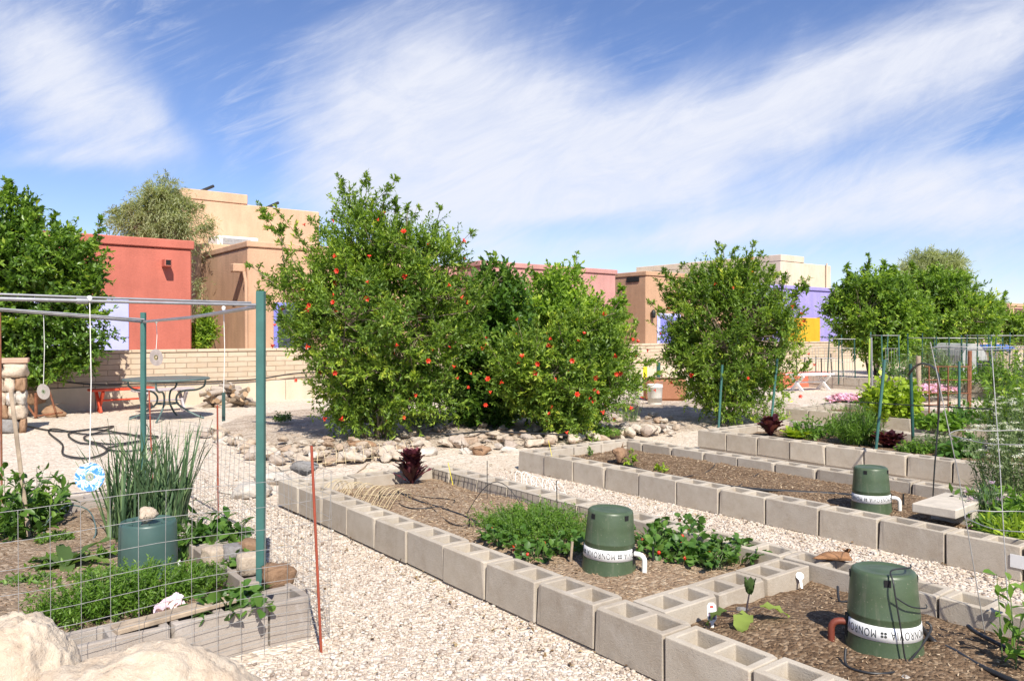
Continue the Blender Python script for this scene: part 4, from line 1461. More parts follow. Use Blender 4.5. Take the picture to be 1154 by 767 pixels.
# ------------------------------------------------------------------ small plants
def clump(name, label, cat, p, rad, h, ns, lv, lL, lW, leaf, spread=0.8, droop=0.3, broad=False, group=None, rx=None, stem_r=0.003, low=0.25, stem_leaf=None, flat=0.8, kind=None):
    """stems fanning out of a patch of ground, leaves up their length"""
    t = thing(name, label, cat, p, 0, group)
    ry = rad
    rx = rx or rad
    a = RNG.uniform(0, 2 * np.pi, ns)
    r = np.sqrt(RNG.random(ns))
    b = np.stack([rx * 0.6 * r * np.cos(a), ry * 0.6 * r * np.sin(a), np.zeros(ns)], 1)
    hh = h * RNG.uniform(0.42, 1.08, ns) * (1.0 - 0.35 * r * r)
    tip = b * (1 + 0.66 * spread) + np.stack([RNG.normal(0, rad * 0.15, ns), RNG.normal(0, rad * 0.15, ns), hh], 1)
    f = low + (1 - low) * (np.arange(lv)[None] + RNG.random((ns, lv))) / lv
    pos = b[:, None] + (tip - b)[:, None] * f[..., None]
    pos[..., 2] -= 0
    od = unit(np.concatenate([tip[:, :2] - b[:, :2], np.zeros((ns, 1))], 1) + RNG.normal(0, 0.05, (ns, 3)))
    d = np.repeat(od, lv, 0) * 0.5 + RNG.normal(0, 0.7, (ns * lv, 3)) + np.array([0, 0, 0.35 - droop])
    nr = RNG.normal(0, 0.4, (ns * lv, 3)) + np.array([0, 0, flat])
    LL = RNG.uniform(lL[0], lL[1], ns * lv)
    rnd = np.clip(np.repeat(RNG.beta(2, 2.4, ns), lv) * 0.5 + RNG.random(ns * lv) * 0.4 + f.ravel() * 0.12, 0, 1)
    fn = blade_data if broad else leaf_data
    v, idx, rn = fn(pos.reshape(-1, 3), d, nr, LL, LL * lW, rnd)
    v[:, 2] = np.maximum(v[:, 2], 0.004)
    o = link('foliage', np_mesh('foliage', v, 3, idx, M[leaf], rn, smooth=broad), t)
    if kind:
        o['kind'] = kind
    lines = [(curve(b[i], tip[i], (0, 0, 0.02), 4), stem_r, stem_r * 0.4) for i in range(min(ns, 160))]
    mb = tubes_mesh('stems', lines, M['stem'], 4)
    link('stems', mb, t)
    return t, tip


M['stem'] = mat('green_stem', (0.10, 0.16, 0.05), 0.6, 0.2, 20, 60, 0)
M['stem_dark'] = mat('dark_purple_stem', (0.045, 0.03, 0.035), 0.6, 0.2, 20, 60, 0)


def strips(name, m_, specs, parent=None, n=6):
    """long curved leaves: (base, azimuth, lift at foot, lift at tip, length, width, tone, shape)"""
    V, I, Q = [], [], []
    for (b, az, e0, e1, L_, w_, tone, shape) in specs:
        o = len(V)
        p = np.array(b, float)
        for i in range(n + 1):
            f = i / n
            e = e0 + (e1 - e0) * f
            d = np.array([math.cos(az) * math.cos(e), math.sin(az) * math.cos(e), math.sin(e)])
            s = np.array([-math.sin(az), math.cos(az), 0.0])
            u_ = np.cross(s, d)
            if shape == 'oval':
                ww = w_ * (math.sin(math.pi * min(1.0, (f * 0.93 + 0.07)) ** 0.8) ** 0.7) * 0.5
            elif shape == 'grass':
                ww = w_ * 0.5 * (1 - f) ** 0.6
            else:
                ww = w_ * 0.5 * (0.25 + 0.75 * min(1, f * 1.8)) * (1 - max(0, f - 0.82) / 0.18 * 0.75)
            wav = 0.12 * w_ * math.sin(f * 17 + tone * 30)
            V.extend([p + s * ww - u_ * (ww * 0.25 + wav), p.copy(), p - s * ww - u_ * (ww * 0.25 - wav)])
            p = p + d * (L_ / n)
        for i in range(n):
            a = o + i * 3
            I.extend([a, a + 1, a + 4, a + 3, a + 1, a + 2, a + 5, a + 4])
            Q.extend([min(1, tone + 0.1 * (i / n))] * 2)
    me = np_mesh(name, np.array(V), 4, np.array(I), m_, np.array(Q), smooth=True)
    return link(name, me, parent)


def rosette(name, label, cat, p, n, L_, w_, leaf, e0=(0.9, 1.4), e1=(0.2, 0.9), tall=0.0, shape='lettuce', group=None):
    t = thing(name, label, cat, p, 0, group)
    sp = []
    for i in range(n):
        f = i / n
        az = i * 2.399 + random.uniform(-0.3, 0.3)
        k = random.uniform(0.75, 1.05)
        sp.append(((0.012 * math.cos(az), 0.012 * math.sin(az), tall * f * random.uniform(0.7, 1)), az, random.uniform(*e0), random.uniform(*e1), L_ * k * (1 - 0.3 * f * (tall > 0)), w_ * k, random.random(), shape))
    strips('leaves', M[leaf], sp, t)
    return t


def soilz(x, y, z):
    return z + 0.01


def Gs(px, py, z):
    p = G(px, py, z)
    return Vector((p.x, p.y, z))


# nearest bed -------------------------------------------------
q = Gs(464, 545, 0.12)
rosette('lettuce_plant', 'tall deep purple lettuce gone upright in the nearest bed', 'lettuce', q, 110, 0.21, 0.05, 'lf_purple', (0.6, 1.4), (0.2, 1.2), tall=0.25)
t, _ = clump('carrot_greens', 'feathery bright green carrot tops in the nearest bed beside the green pot', 'vegetable', Gs(604, 600, 0.13), 0.50, 0.17, 460, 34, (0.012, 0.030), 0.3, 'lf_carrot', spread=0.5, rx=0.40, low=0.25)
STRAW = 'strawberry plants round the pot in the nearest bed'
berry = MB()
berry.lathe([(0.0, -0.016), (0.006, -0.012), (0.011, -0.002), (0.0105, 0.006), (0.005, 0.011), (0.0, 0.012)], 9)
BERRY = berry.mesh('strawberry', M['berry'])
spots = [(605, 628, 'strawberry plant in front of the carrot tops'), (640, 622, 'strawberry plant at the shaded left side of the pot'), (575, 612, 'strawberry plant at the left end of the carrot tops'),
         (742, 612, 'strawberry plant just right of the pot'), (768, 600, 'strawberry plant behind the pot near the far wall of the bed'), (745, 628, 'strawberry plant at the right of the white elbow pipe'),
         (788, 618, 'strawberry plant in the middle of the right hand patch'), (800, 636, 'strawberry plant with red berries near the cross wall'), (828, 628, 'strawberry plant at the corner of cross wall and far wall'), (768, 632, 'strawberry plant in front of the right hand patch')]
for (px, py, lb) in spots:
    q = Gs(px, py, 0.125)
    t, tips = clump('strawberry_plant', lb, 'strawberry', q, 0.17, 0.095, 40, 3, (0.034, 0.056), 0.85, 'lf_straw', spread=0.9, broad=True, group=STRAW, low=0.85, flat=1.4, droop=0.2)
    for k in range(2):
        a = random.uniform(0, 6.28)
        o = link('berry', BERRY, t, (0.15 * math.cos(a), 0.15 * math.sin(a), random.uniform(0.02, 0.07)))
        o.rotation_euler = (random.uniform(-0.6, 0.6), random.uniform(-0.6, 0.6), 0)
        o.scale = (0.95,) * 3

# eggplant seedling with plant tags
q = Gs(840, 709, 0.13)
t = thing('eggplant_seedling', 'young eggplant with a dark stem and a few drooping leaves beside the white plant tag', 'seedling', q)
b = MB()
b.tube([(0, 0, -0.02), (0.004, 0, 0.05), (0.012, 0.0, 0.10), (0.022, -0.006, 0.16)], [0.005, 0.0045, 0.004, 0.003], 7)
b.tube([(0.004, 0, 0.06), (-0.05, 0.02, 0.085), (-0.09, 0.03, 0.09)], 0.002, 5)
b.tube([(0.006, 0, 0.075), (0.05, -0.01, 0.09), (0.08, -0.02, 0.085)], 0.002, 5)
b.build('stem', M['stem_dark'], t)
rv = math.atan2(-SN, CS)      # azimuth of camera-right
strips('leaves', M['lf_egg'], [((-0.09, 0.03, 0.09), rv + math.pi - 0.3, -0.3, -1.2, 0.11, 0.075, 0.65, 'oval'), ((0.08, -0.02, 0.085), rv - 0.15, 0.1, -0.8, 0.13, 0.065, 0.95, 'oval'),
                               ((0.0, -0.01, 0.07), rv - 2.3, -0.3, -1.3, 0.10, 0.085, 1.0, 'oval')], t, 8)
strips('top_leaves', M['lf_egg'], [((0.022, -0.006, 0.15), rv + k * 1.05, 1.0 + 0.1 * (k % 2), 1.5, 0.075, 0.035, 0.15 + 0.05 * k, 'oval') for k in range(6)], t, 6)


def plant_tag(label, px, py, z, w_, h_, face, mark=True, tilt=0.2):
    q = Gs(px, py, z)
    t = thing('plant_tag', label, 'plant tag', q, face)
    b = MB()
    Mx = Matrix.Rotation(-tilt, 4, 'X')
    pr = [(-w_ / 2, 0.035), (-w_ / 2, h_ - 0.012), (-w_ / 4, h_), (w_ / 4, h_), (w_ / 2, h_ - 0.012), (w_ / 2, 0.035), (w_ / 6, 0.02), (w_ / 8, -0.02), (-w_ / 8, -0.02), (-w_ / 6, 0.02)]
    n = len(pr)
    vs = [Mx @ Vector((x, y_, z_)) for y_ in (-0.0008, 0.0008) for (x, z_) in pr]
    b.add(vs, [list(range(n)), list(range(2 * n - 1, n - 1, -1))] + [(i, n + i, n + (i + 1) % n, (i + 1) % n) for i in range(n)])
    s = b.build('tag_blade', M['band'], t)
    if mark:
        b = MB()
        vs = [Mx @ Vector((x, -0.0022, z_)) for (x, z_) in ((-w_ * 0.38, 0.035), (w_ * 0.38, 0.035), (w_ * 0.38, h_ * 0.62), (-w_ * 0.38, h_ * 0.62))]
        b.add(vs, [(0, 1, 2, 3)])
        b.build('picture', mat('printed_vegetable_picture', (0.10, 0.16, 0.06), 0.5, 0.5, 60, 90, 0, c2=(0.16, 0.08, 0.2)), s)
        b = MB()
        vs = [Mx @ Vector((x, -0.0022, z_)) for (x, z_) in ((-w_ * 0.2, h_ * 0.8), (w_ * 0.2, h_ * 0.8), (w_ * 0.16, h_ * 0.88), (-w_ * 0.16, h_ * 0.88))]
        b.add(vs, [(0, 1, 2, 3)])
        b.build('red_mark', M['petal_red'], s)
    return t


plant_tag('white plant tag with a printed vegetable picture stuck by the eggplant', 803, 707, 0.125, 0.04, 0.105, -YAW)
plant_tag('blank white plant tag near the far corner of the cross wall', 903, 658, 0.13, 0.04, 0.06, -YAW, False, 0.5)

put_rock(Gs(848, 722, 0.12), 0.10, 'grey stone lying under the eggplant seedling', me=rock_mesh('stone', 61, M['grey_rock']), name='stone', sc=(1, 0.7, 0.4), rz=-0.7)
put_rock(Gs(838, 690, 0.12), 0.10, 'small stone against the cross wall behind the eggplant', me=rock_mesh('stone', 62, M['grey_rock']), name='stone', sc=(0.9, 0.7, 0.6))
put_rock(Gs(1022, 768, 0.12), 0.10, 'pale stone at the foot of the nearest green pot', me=rock_mesh('stone', 63, M['white_rock']), name='stone')
put_rock(Gs(940, 632, 0.2), 0.25, 'flat rust coloured flagstone resting on the bed wall', me=rock_mesh('flagstone', 64, M['rust_rock'], flat=0.8, rough=0.07), name='flagstone', sc=(1.25, 0.7, 0.22), rz=-0.65, sink=-0.12, tilt=0.05)
put_rock(Gs(698, 515, 0.2), 0.34, 'brown upright stone at the far corner of the middle bed', me=rock_mesh('stone', 65, M['brown_rock']), name='stone', sc=(0.8, 0.6, 0.9), rz=0.4)

# far beds ---------------------------------------------------
rosette('lettuce_plant', 'dark purple lettuce at the far end of the taller bed', 'lettuce', Gs(868, 492, 0.18), 60, 0.24, 0.075, 'lf_purple', (0.4, 1.4), (0.1, 1.1), tall=0.14)
rosette('lettuce_plant', 'reddish brown lettuce at the foot of the leaning green stake', 'lettuce', Gs(1001, 506, 0.18), 60, 0.24, 0.09, 'lf_purple', (0.3, 1.3), (-0.3, 0.8), tall=0.10)
rosette('lettuce_plant', 'pale green lettuce next to the dark purple lettuce in the taller bed', 'lettuce', Gs(897, 495, 0.18), 26, 0.2, 0.10, 'lf_chart', (0.4, 1.2), (-0.1, 0.7))
clump('leafy_vegetable', 'green leafy vegetable with bare stems behind the pale lettuce', 'vegetable', Gs(915, 494, 0.18), 0.30, 0.26, 50, 8, (0.04, 0.08), 0.45, 'lf_carrot')
clump('herb_bush', 'fine leaved tall green herb tuft in the taller bed', 'herb', Gs(965, 502, 0.18), 0.27, 0.48, 220, 18, (0.04, 0.09), 0.12, 'lf_carrot', droop=0.0)
clump('parsley_plant', 'low bright green parsley tuft beside the dark arched pole', 'herb', Gs(1031, 512, 0.18), 0.19, 0.15, 90, 12, (0.02, 0.04), 0.6, 'lf_carrot')
clump('herb_bush', 'grey green wispy herb growing behind the parsley', 'herb', Gs(1052, 508, 0.18), 0.24, 0.22, 80, 12, (0.02, 0.05), 0.3, 'lf_dill')
clump('leafy_vegetable', 'broad leaved green plant near the right end of the taller bed', 'vegetable', Gs(1085, 517, 0.18), 0.24, 0.24, 40, 6, (0.07, 0.12), 0.6, 'lf_straw', broad=True)
clump('herb_bush', 'small green herb along the back wall of the taller bed', 'herb', Gs(945, 487, 0.18), 0.2, 0.18, 60, 10, (0.03, 0.06), 0.4, 'lf_carrot')
clump('sweet_potato_vine', 'large mound of chartreuse foliage in the further bed', 'foliage plant', Gs(1004, 474, 0.12), 0.42, 0.72, 170, 12, (0.07, 0.12), 0.8, 'lf_chart', broad=True, low=0.1)
clump('sweet_potato_vine', 'smaller chartreuse mound right of the arched pole', 'foliage plant', Gs(1058, 484, 0.12), 0.34, 0.24, 70, 8, (0.07, 0.12), 0.7, 'lf_carrot', broad=True, low=0.1)
clump('leafy_vegetable', 'dark green leafy plant at the foot of the mesh trellis', 'vegetable', Gs(1092, 482, 0.12), 0.3, 0.26, 50, 8, (0.06, 0.10), 0.5, 'lf_straw', broad=True)
clump('leafy_vegetable', 'tall green plant against the far grey bed behind the stakes', 'vegetable', Gs(1010, 428, 0.3), 0.5, 0.6, 70, 10, (0.06, 0.10), 0.4, 'lf_straw')
clump('dill_plant', 'grey green feathery bush beside the weathered post in the far bed', 'herb', Gs(1048, 432, 0.3), 0.7, 0.9, 110, 16, (0.06, 0.14), 0.2, 'lf_dill')
clump('leafy_vegetable', 'green plants along the far bed under the rail frame', 'vegetable', Gs(1100, 434, 0.3), 1.1, 0.5, 140, 10, (0.06, 0.12), 0.4, 'lf_carrot')


def flower_mound(label, p, rx, ry, h, petal, n=420):
    t, tips = clump('petunia_patch', label, 'flowers', p, ry, h, 150, 8, (0.03, 0.06), 0.5, 'lf_fig', rx=rx, low=0.3)
    a = RNG.uniform(0, 6.283, n)
    r = np.sqrt(RNG.random(n))
    c = np.stack([rx * r * np.cos(a), ry * r * np.sin(a), h * (1.05 - 0.5 * r * r) + RNG.normal(0, 0.02, n)], 1)
    pos, d, nr, rn = [], [], [], []
    for i in range(n):
        tn = random.random()
        nn_ = Vector((random.gauss(0, 0.4), random.gauss(-0.3, 0.4), 1)).normalized()
        ax = nn_.orthogonal().normalized()
        for k in range(5):
            dd = Matrix.Rotation(k * 1.2566, 3, nn_) @ ax
            pos.append(c[i])
            d.append(dd + nn_ * 0.25)
            nr.append(nn_)
            rn.append(min(1, tn * 0.8 + random.random() * 0.2))
    pos, d, nr, rn = np.array(pos), np.array([v_[:] for v_ in d]), np.array([v_[:] for v_ in nr]), np.array(rn)
    LL = RNG.uniform(0.03, 0.045, len(pos))
    v, idx, q_ = blade_data(pos, d, nr, LL, LL * 1.0, rn, 0.0, 0.0)
    o = link('blooms', np_mesh('blooms', v, 3, idx, M[petal], q_), t)
    o['kind'] = 'stuff'


flower_mound('pink petunia patch in front of the leaning green stake', Gs(957, 455, 0.02), 0.55, 0.40, 0.16, 'petal_pink')
flower_mound('further pink petunia patch behind the arched pole', Gs(1048, 446, 0.1), 0.85, 0.45, 0.2, 'petal_pink')

# right edge: umbels, chives and leafy growth
def umbels(t, tips, n, r, petal):
    pos, d, nr, rn = [], [], [], []
    for tp in tips[:n]:
        for k in range(46):
            a, rr = random.uniform(0, 6.28), r * math.sqrt(random.random())
            pos.append((tp[0] + rr * math.cos(a), tp[1] + rr * math.sin(a), tp[2] + random.uniform(-0.006, 0.01)))
            d.append((random.gauss(0, 1), random.gauss(0, 1), 0.2))
            nr.append((0, 0, 1))
            rn.append(random.random())
    LL = np.full(len(pos), 0.011)
    v, idx, q_ = leaf_data(np.array(pos), np.array(d), np.array(nr) + RNG.normal(0, 0.2, (len(pos), 3)), LL, LL, np.array(rn))
    o = link('blooms', np_mesh('blooms', v, 3, idx, M[petal], q_), t)
    o['kind'] = 'stuff'


t, tips = clump('cilantro_plant', 'tall cilantro with white flower heads at the right edge', 'herb', Gs(1145, 560, 0.13), 0.42, 0.66, 130, 28, (0.02, 0.05), 0.32, 'lf_dill', low=0.1, spread=0.5)
umbels(t, tips, 70, 0.03, 'petal_white')
t, tips = clump('cilantro_plant', 'grey green flowering herb behind the right end of the taller bed', 'herb', Gs(1150, 515, 0.13), 0.5, 0.7, 150, 26, (0.02, 0.05), 0.32, 'lf_dill', low=0.08, spread=0.5)
umbels(t, tips, 60, 0.03, 'petal_white')
t, tips = clump('chive_plant', 'chive clump with pale purple flower heads in the middle bed', 'herb', Gs(1112, 592, 0.13), 0.15, 0.30, 60, 3, (0.1, 0.18), 0.05, 'lf_onion', droop=-0.5, spread=0.6, low=0.0)
M['petal_lilac'] = leaf_mat('lilac_petal', [(0, (0.5, 0.34, 0.52)), (1, (0.68, 0.52, 0.66))], 0.3)
umbels(t, tips + np.array([0, 0, 0.02]), 9, 0.02, 'petal_lilac')
clump('leafy_vegetable', 'dense bright green leafy growth in the middle bed beside the pale slab', 'vegetable', Gs(1140, 592, 0.13), 0.32, 0.26, 120, 8, (0.05, 0.09), 0.4, 'lf_carrot')
clump('leafy_vegetable', 'narrow yellow green leaves at the front corner of the middle bed', 'vegetable', Gs(1150, 612, 0.13), 0.18, 0.16, 60, 8, (0.06, 0.12), 0.2, 'lf_chart')
clump('tomato_plant', 'young tomato plant with pointed leaves inside the wire cage', 'tomato', Gs(1166, 752, 0.12), 0.26, 0.42, 13, 11, (0.04, 0.085), 0.36, 'lf_carrot', broad=True, spread=1.0, low=0.2)

clump('leafy_vegetable', 'tall tangled green plant at the right edge behind the cilantro', 'vegetable', Gs(1160, 500, 0.13), 0.5, 0.95, 160, 16, (0.05, 0.10), 0.4, 'lf_far', low=0.1)
clump('leafy_vegetable', 'low green cover beside the chives in the middle bed', 'vegetable', Gs(1132, 606, 0.13), 0.2, 0.15, 110, 8, (0.03, 0.06), 0.4, 'lf_carrot')
clump('rose_bush', 'loose green bush among the far cages at the right edge', 'bush', Gs(1150, 446, 0.1), 0.9, 1.5, 120, 16, (0.06, 0.12), 0.4, 'lf_far', low=0.1)
clump('leafy_vegetable', 'green row plants under the mesh trellis at the right', 'vegetable', Gs(1120, 478, 0.12), 0.6, 0.4, 120, 10, (0.05, 0.09), 0.4, 'lf_carrot')

# seedlings in the middle bed
clump('seedling', 'small yellow green seedling beside the hose in the middle bed', 'seedling', Gs(711, 526, 0.13), 0.05, 0.2, 6, 6, (0.04, 0.07), 0.45, 'lf_chart')
clump('seedling', 'low spreading seedling near the left wall of the middle bed', 'seedling', Gs(743, 531, 0.13), 0.09, 0.1, 12, 5, (0.04, 0.07), 0.35, 'lf_chart')
clump('seedling', 'tiny seedling near the yellow tag of the middle bed', 'seedling', Gs(665, 513, 0.13), 0.05, 0.08, 8, 5, (0.03, 0.05), 0.4, 'lf_carrot')

# weeds round the trees
clump('weed', 'dark green weed on the brown earth left of the largest bush', 'weed', Gs(318, 475, 0.08), 0.17, 0.16, 40, 8, (0.03, 0.06), 0.4, 'lf_fig')
clump('weed', 'grey green grassy herb at the right foot of the largest bush', 'weed', Gs(478, 480, 0.08), 0.4, 0.3, 120, 10, (0.05, 0.1), 0.15, 'lf_dill')
clump('weed', 'fresh green weed under the dull green bush', 'weed', Gs(528, 477, 0.08), 0.35, 0.24, 70, 8, (0.04, 0.08), 0.35, 'lf_carrot')
clump('weed', 'low green weed at the front of the low blossoming bush', 'weed', Gs(680, 490, 0.06), 0.3, 0.12, 60, 8, (0.04, 0.07), 0.3, 'lf_carrot')
clump('weed', 'yellow green weed at the foot of the rounded bush', 'weed', Gs(865, 476, 0.06), 0.35, 0.2, 60, 8, (0.04, 0.08), 0.3, 'lf_lime')
clump('dry_shrub', 'dark bare twiggy shrub left of the white bucket', 'bush', Gs(708, 474, 0.06), 0.26, 0.62, 70, 4, (0.03, 0.05), 0.3, 'lf_purple', low=0.5)
clump('weed', 'thin pale weed stems in front of the pink petunias', 'weed', Gs(930, 470, 0.0), 0.25, 0.38, 16, 8, (0.03, 0.06), 0.35, 'lf_dill')

# low ground cover in the caged bed
for (px, py, r_, lb) in ((60, 640, 0.14, 'low weedy ground cover near the large dull leaves'), (110, 632, 0.13, 'low weedy ground cover just left of the green bucket'), (30, 662, 0.15, 'low weedy ground cover behind the small boulder'),
                         (60, 612, 0.12, 'low weedy ground cover before the wire ring'), (105, 655, 0.12, 'low weedy ground cover behind the carrot tops'), (232, 645, 0.1, 'low weedy ground cover between chard and stones')):
    clump('ground_cover', lb, 'weed', Gs(px, py, 0.125), r_, 0.07, 50, 6, (0.02, 0.045), 0.45, 'lf_carrot', broad=False)

# caged bed --------------------------------------------------
t = thing('onion_patch', 'tall blue green onion tops behind the green bucket', 'onion', Gs(167, 603, 0.13))
sp = []
for i in range(240):
    a, r = random.uniform(0, 6.28), math.sqrt(random.random())
    az = random.uniform(0, 6.28)
    sp.append(((0.24 * r * math.cos(a), 0.26 * r * math.sin(a), -0.01), az, random.uniform(1.25, 1.55), random.uniform(0.7, 1.5), random.uniform(0.40, 0.78), random.uniform(0.014, 0.025), random.random(), 'grass'))
for i in range(10):
    az = random.uniform(0, 6.28)
    sp.append(((0.2 * math.cos(az), 0.2 * math.sin(az), 0), az, 1.2, -1.2, random.uniform(0.4, 0.6), 0.015, random.random(), 'grass'))
strips('leaves', M['lf_onion'], sp, t, 7)
clump('carrot_greens', 'feathery bright green carrot tops along the front wall of the caged bed', 'vegetable', Gs(135, 692, 0.13), 0.20, 0.24, 420, 34, (0.014, 0.032), 0.26, 'lf_carrot', rx=0.46, spread=0.5, low=0.3)
clump('carrot_greens', 'smaller patch of carrot tops right of the green bucket', 'vegetable', Gs(222, 668, 0.13), 0.16, 0.16, 170, 30, (0.010, 0.024), 0.36, 'lf_carrot', spread=0.5, low=0.3)
clump('pepper_plant', 'dark green pepper plant at the left edge behind the wooden stake', 'pepper', Gs(8, 606, 0.13), 0.32, 0.45, 44, 12, (0.06, 0.11), 0.42, 'lf_fig', broad=True, low=0.15)
clump('pepper_plant', 'smaller dark green plant just right of the wooden stake', 'pepper', Gs(42, 588, 0.13), 0.20, 0.36, 26, 10, (0.06, 0.10), 0.38, 'lf_fig', broad=True, low=0.2)
clump('strawberry_plant', 'strawberry plant spilling over the front wall of the caged bed', 'strawberry', Gs(266, 690, 0.15), 0.17, 0.12, 34, 3, (0.04, 0.07), 0.85, 'lf_straw', broad=True, low=0.8, flat=1.4)
clump('strawberry_plant', 'strawberry plant tucked among the stones of the caged bed', 'strawberry', Gs(272, 640, 0.15), 0.10, 0.09, 20, 3, (0.035, 0.06), 0.85, 'lf_straw', broad=True, low=0.8, flat=1.4)
clump('leafy_vegetable', 'broad leaved chard beside the right of the green bucket', 'vegetable', Gs(216, 622, 0.13), 0.14, 0.24, 26, 4, (0.07, 0.11), 0.36, 'lf_straw', broad=True, droop=0.5)
clump('leafy_vegetable', 'dark green leaves over the right wall of the caged bed', 'vegetable', Gs(246, 612, 0.15), 0.18, 0.18, 34, 4, (0.06, 0.10), 0.6, 'lf_straw', broad=True)
q = Gs(76, 642, 0.13)
t = thing('eggplant_plant', 'sprawling plant with large dull leaves left of the green bucket', 'vegetable', q)
strips('leaves', M['lf_egg'], [((0, 0, 0.02), rv + a, e, e - 1.0, ln, 0.075, tn, 'oval') for (a, e, ln, tn) in
                               ((0.35, 0.9, 0.30, 0.45), (0.05, 0.5, 0.24, 0.6), (2.9, 0.45, 0.28, 0.5), (3.5, 0.3, 0.20, 0.35), (1.4, 0.7, 0.14, 0.1), (5.2, 0.3, 0.16, 0.5), (2.3, 0.8, 0.22, 0.25))], t, 8)
t = thing('petunia_flower', 'white and pink ruffled flowers beside the wooden board', 'flowers', Gs(194, 693, 0.16))
pos, d, nr, rn = [], [], [], []
for i in range(9):
    c = np.array([RNG.normal(0, 0.028), RNG.normal(0, 0.02), 0.03 + 0.035 * RNG.random()])
    nn_ = Vector((random.gauss(-0.3, 0.4), random.gauss(-0.6, 0.4), 1)).normalized()
    ax = nn_.orthogonal().normalized()
    for k in range(5):
        pos.append(c); d.append((Matrix.Rotation(k * 1.2566, 3, nn_) @ ax + nn_ * 0.3)[:]); nr.append(nn_[:]); rn.append(0.72 + 0.28 * random.random())
LL = np.full(len(pos), 0.034)
v, idx, q_ = blade_data(np.array(pos), np.array(d), np.array(nr), LL, LL, np.array(rn), 0.12, 0.2)
link('petals', np_mesh('petals', v, 3, idx, M['petal_pink'], q_), t)


# ------------------------------------------------------------------ upturned green pots
POT_H, POT_B, POT_T = 0.335, 0.147, 0.121


def pot_r(z):
    return POT_B + (POT_T - POT_B) * z / POT_H


def text_mesh(body, size):
    cu = bpy.data.curves.new('lettering', 'FONT')
    cu.body = body
    cu.size = size
    cu.space_character = 1.18
    cu.align_x = 'CENTER'
    cu.resolution_u = 4
    o = bpy.data.objects.new('lettering', cu)
    COL.objects.link(o)
    bpy.context.view_layer.update()
    dg = bpy.context.evaluated_depsgraph_get()
    me = bpy.data.meshes.new_from_object(o.evaluated_get(dg))
    bpy.data.objects.remove(o)
    bpy.data.curves.remove(cu)
    return me


def band_lettering(parent, e0, z0, z1, eps=0.0022):
    """the brand word and a small flower mark, repeated round the band, upside down as the pot is upturned"""
    src = text_mesh('MONROVIA', 0.037)
    xs = [v.co.x for v in src.vertices]
    wid = max(xs) - min(xs)
    ys = [v.co.y for v in src.vertices]
    ymid = (max(ys) + min(ys)) / 2
    zc = (z0 + z1) / 2
    rm = pot_r(zc)
    target = rm * (math.pi / 2) - 0.052
    k = target / wid
    b = MB()
    for q in range(4):
        a0 = e0 + math.pi / 4 + q * math.pi / 2
        vs = []
        for v_ in src.vertices:
            z = zc - (v_.co.y - ymid) * 1.2
            r = pot_r(z) + eps
            a = a0 - v_.co.x * k / rm
            vs.append((r * math.cos(a), r * math.sin(a), z))
        b.add(vs, [list(p.vertices) for p in src.polygons])
        ae = e0 + q * math.pi / 2
        for (du, dw) in ((-0.006, 0.006), (0.006, 0.006), (-0.006, -0.006), (0.006, -0.006)):
            vs = []
            for i in range(10):
                t_ = i * 2 * math.pi / 10
                z = zc + dw + 0.0052 * math.sin(t_)
                a = ae + (du + 0.0052 * math.cos(t_)) / rm
                r = pot_r(z) + eps
                vs.append((r * math.cos(a), r * math.sin(a), z))
            b.add(vs, [list(range(10))])
    bpy.data.meshes.remove(src)
    return b.build('lettering', M['ink'], parent)


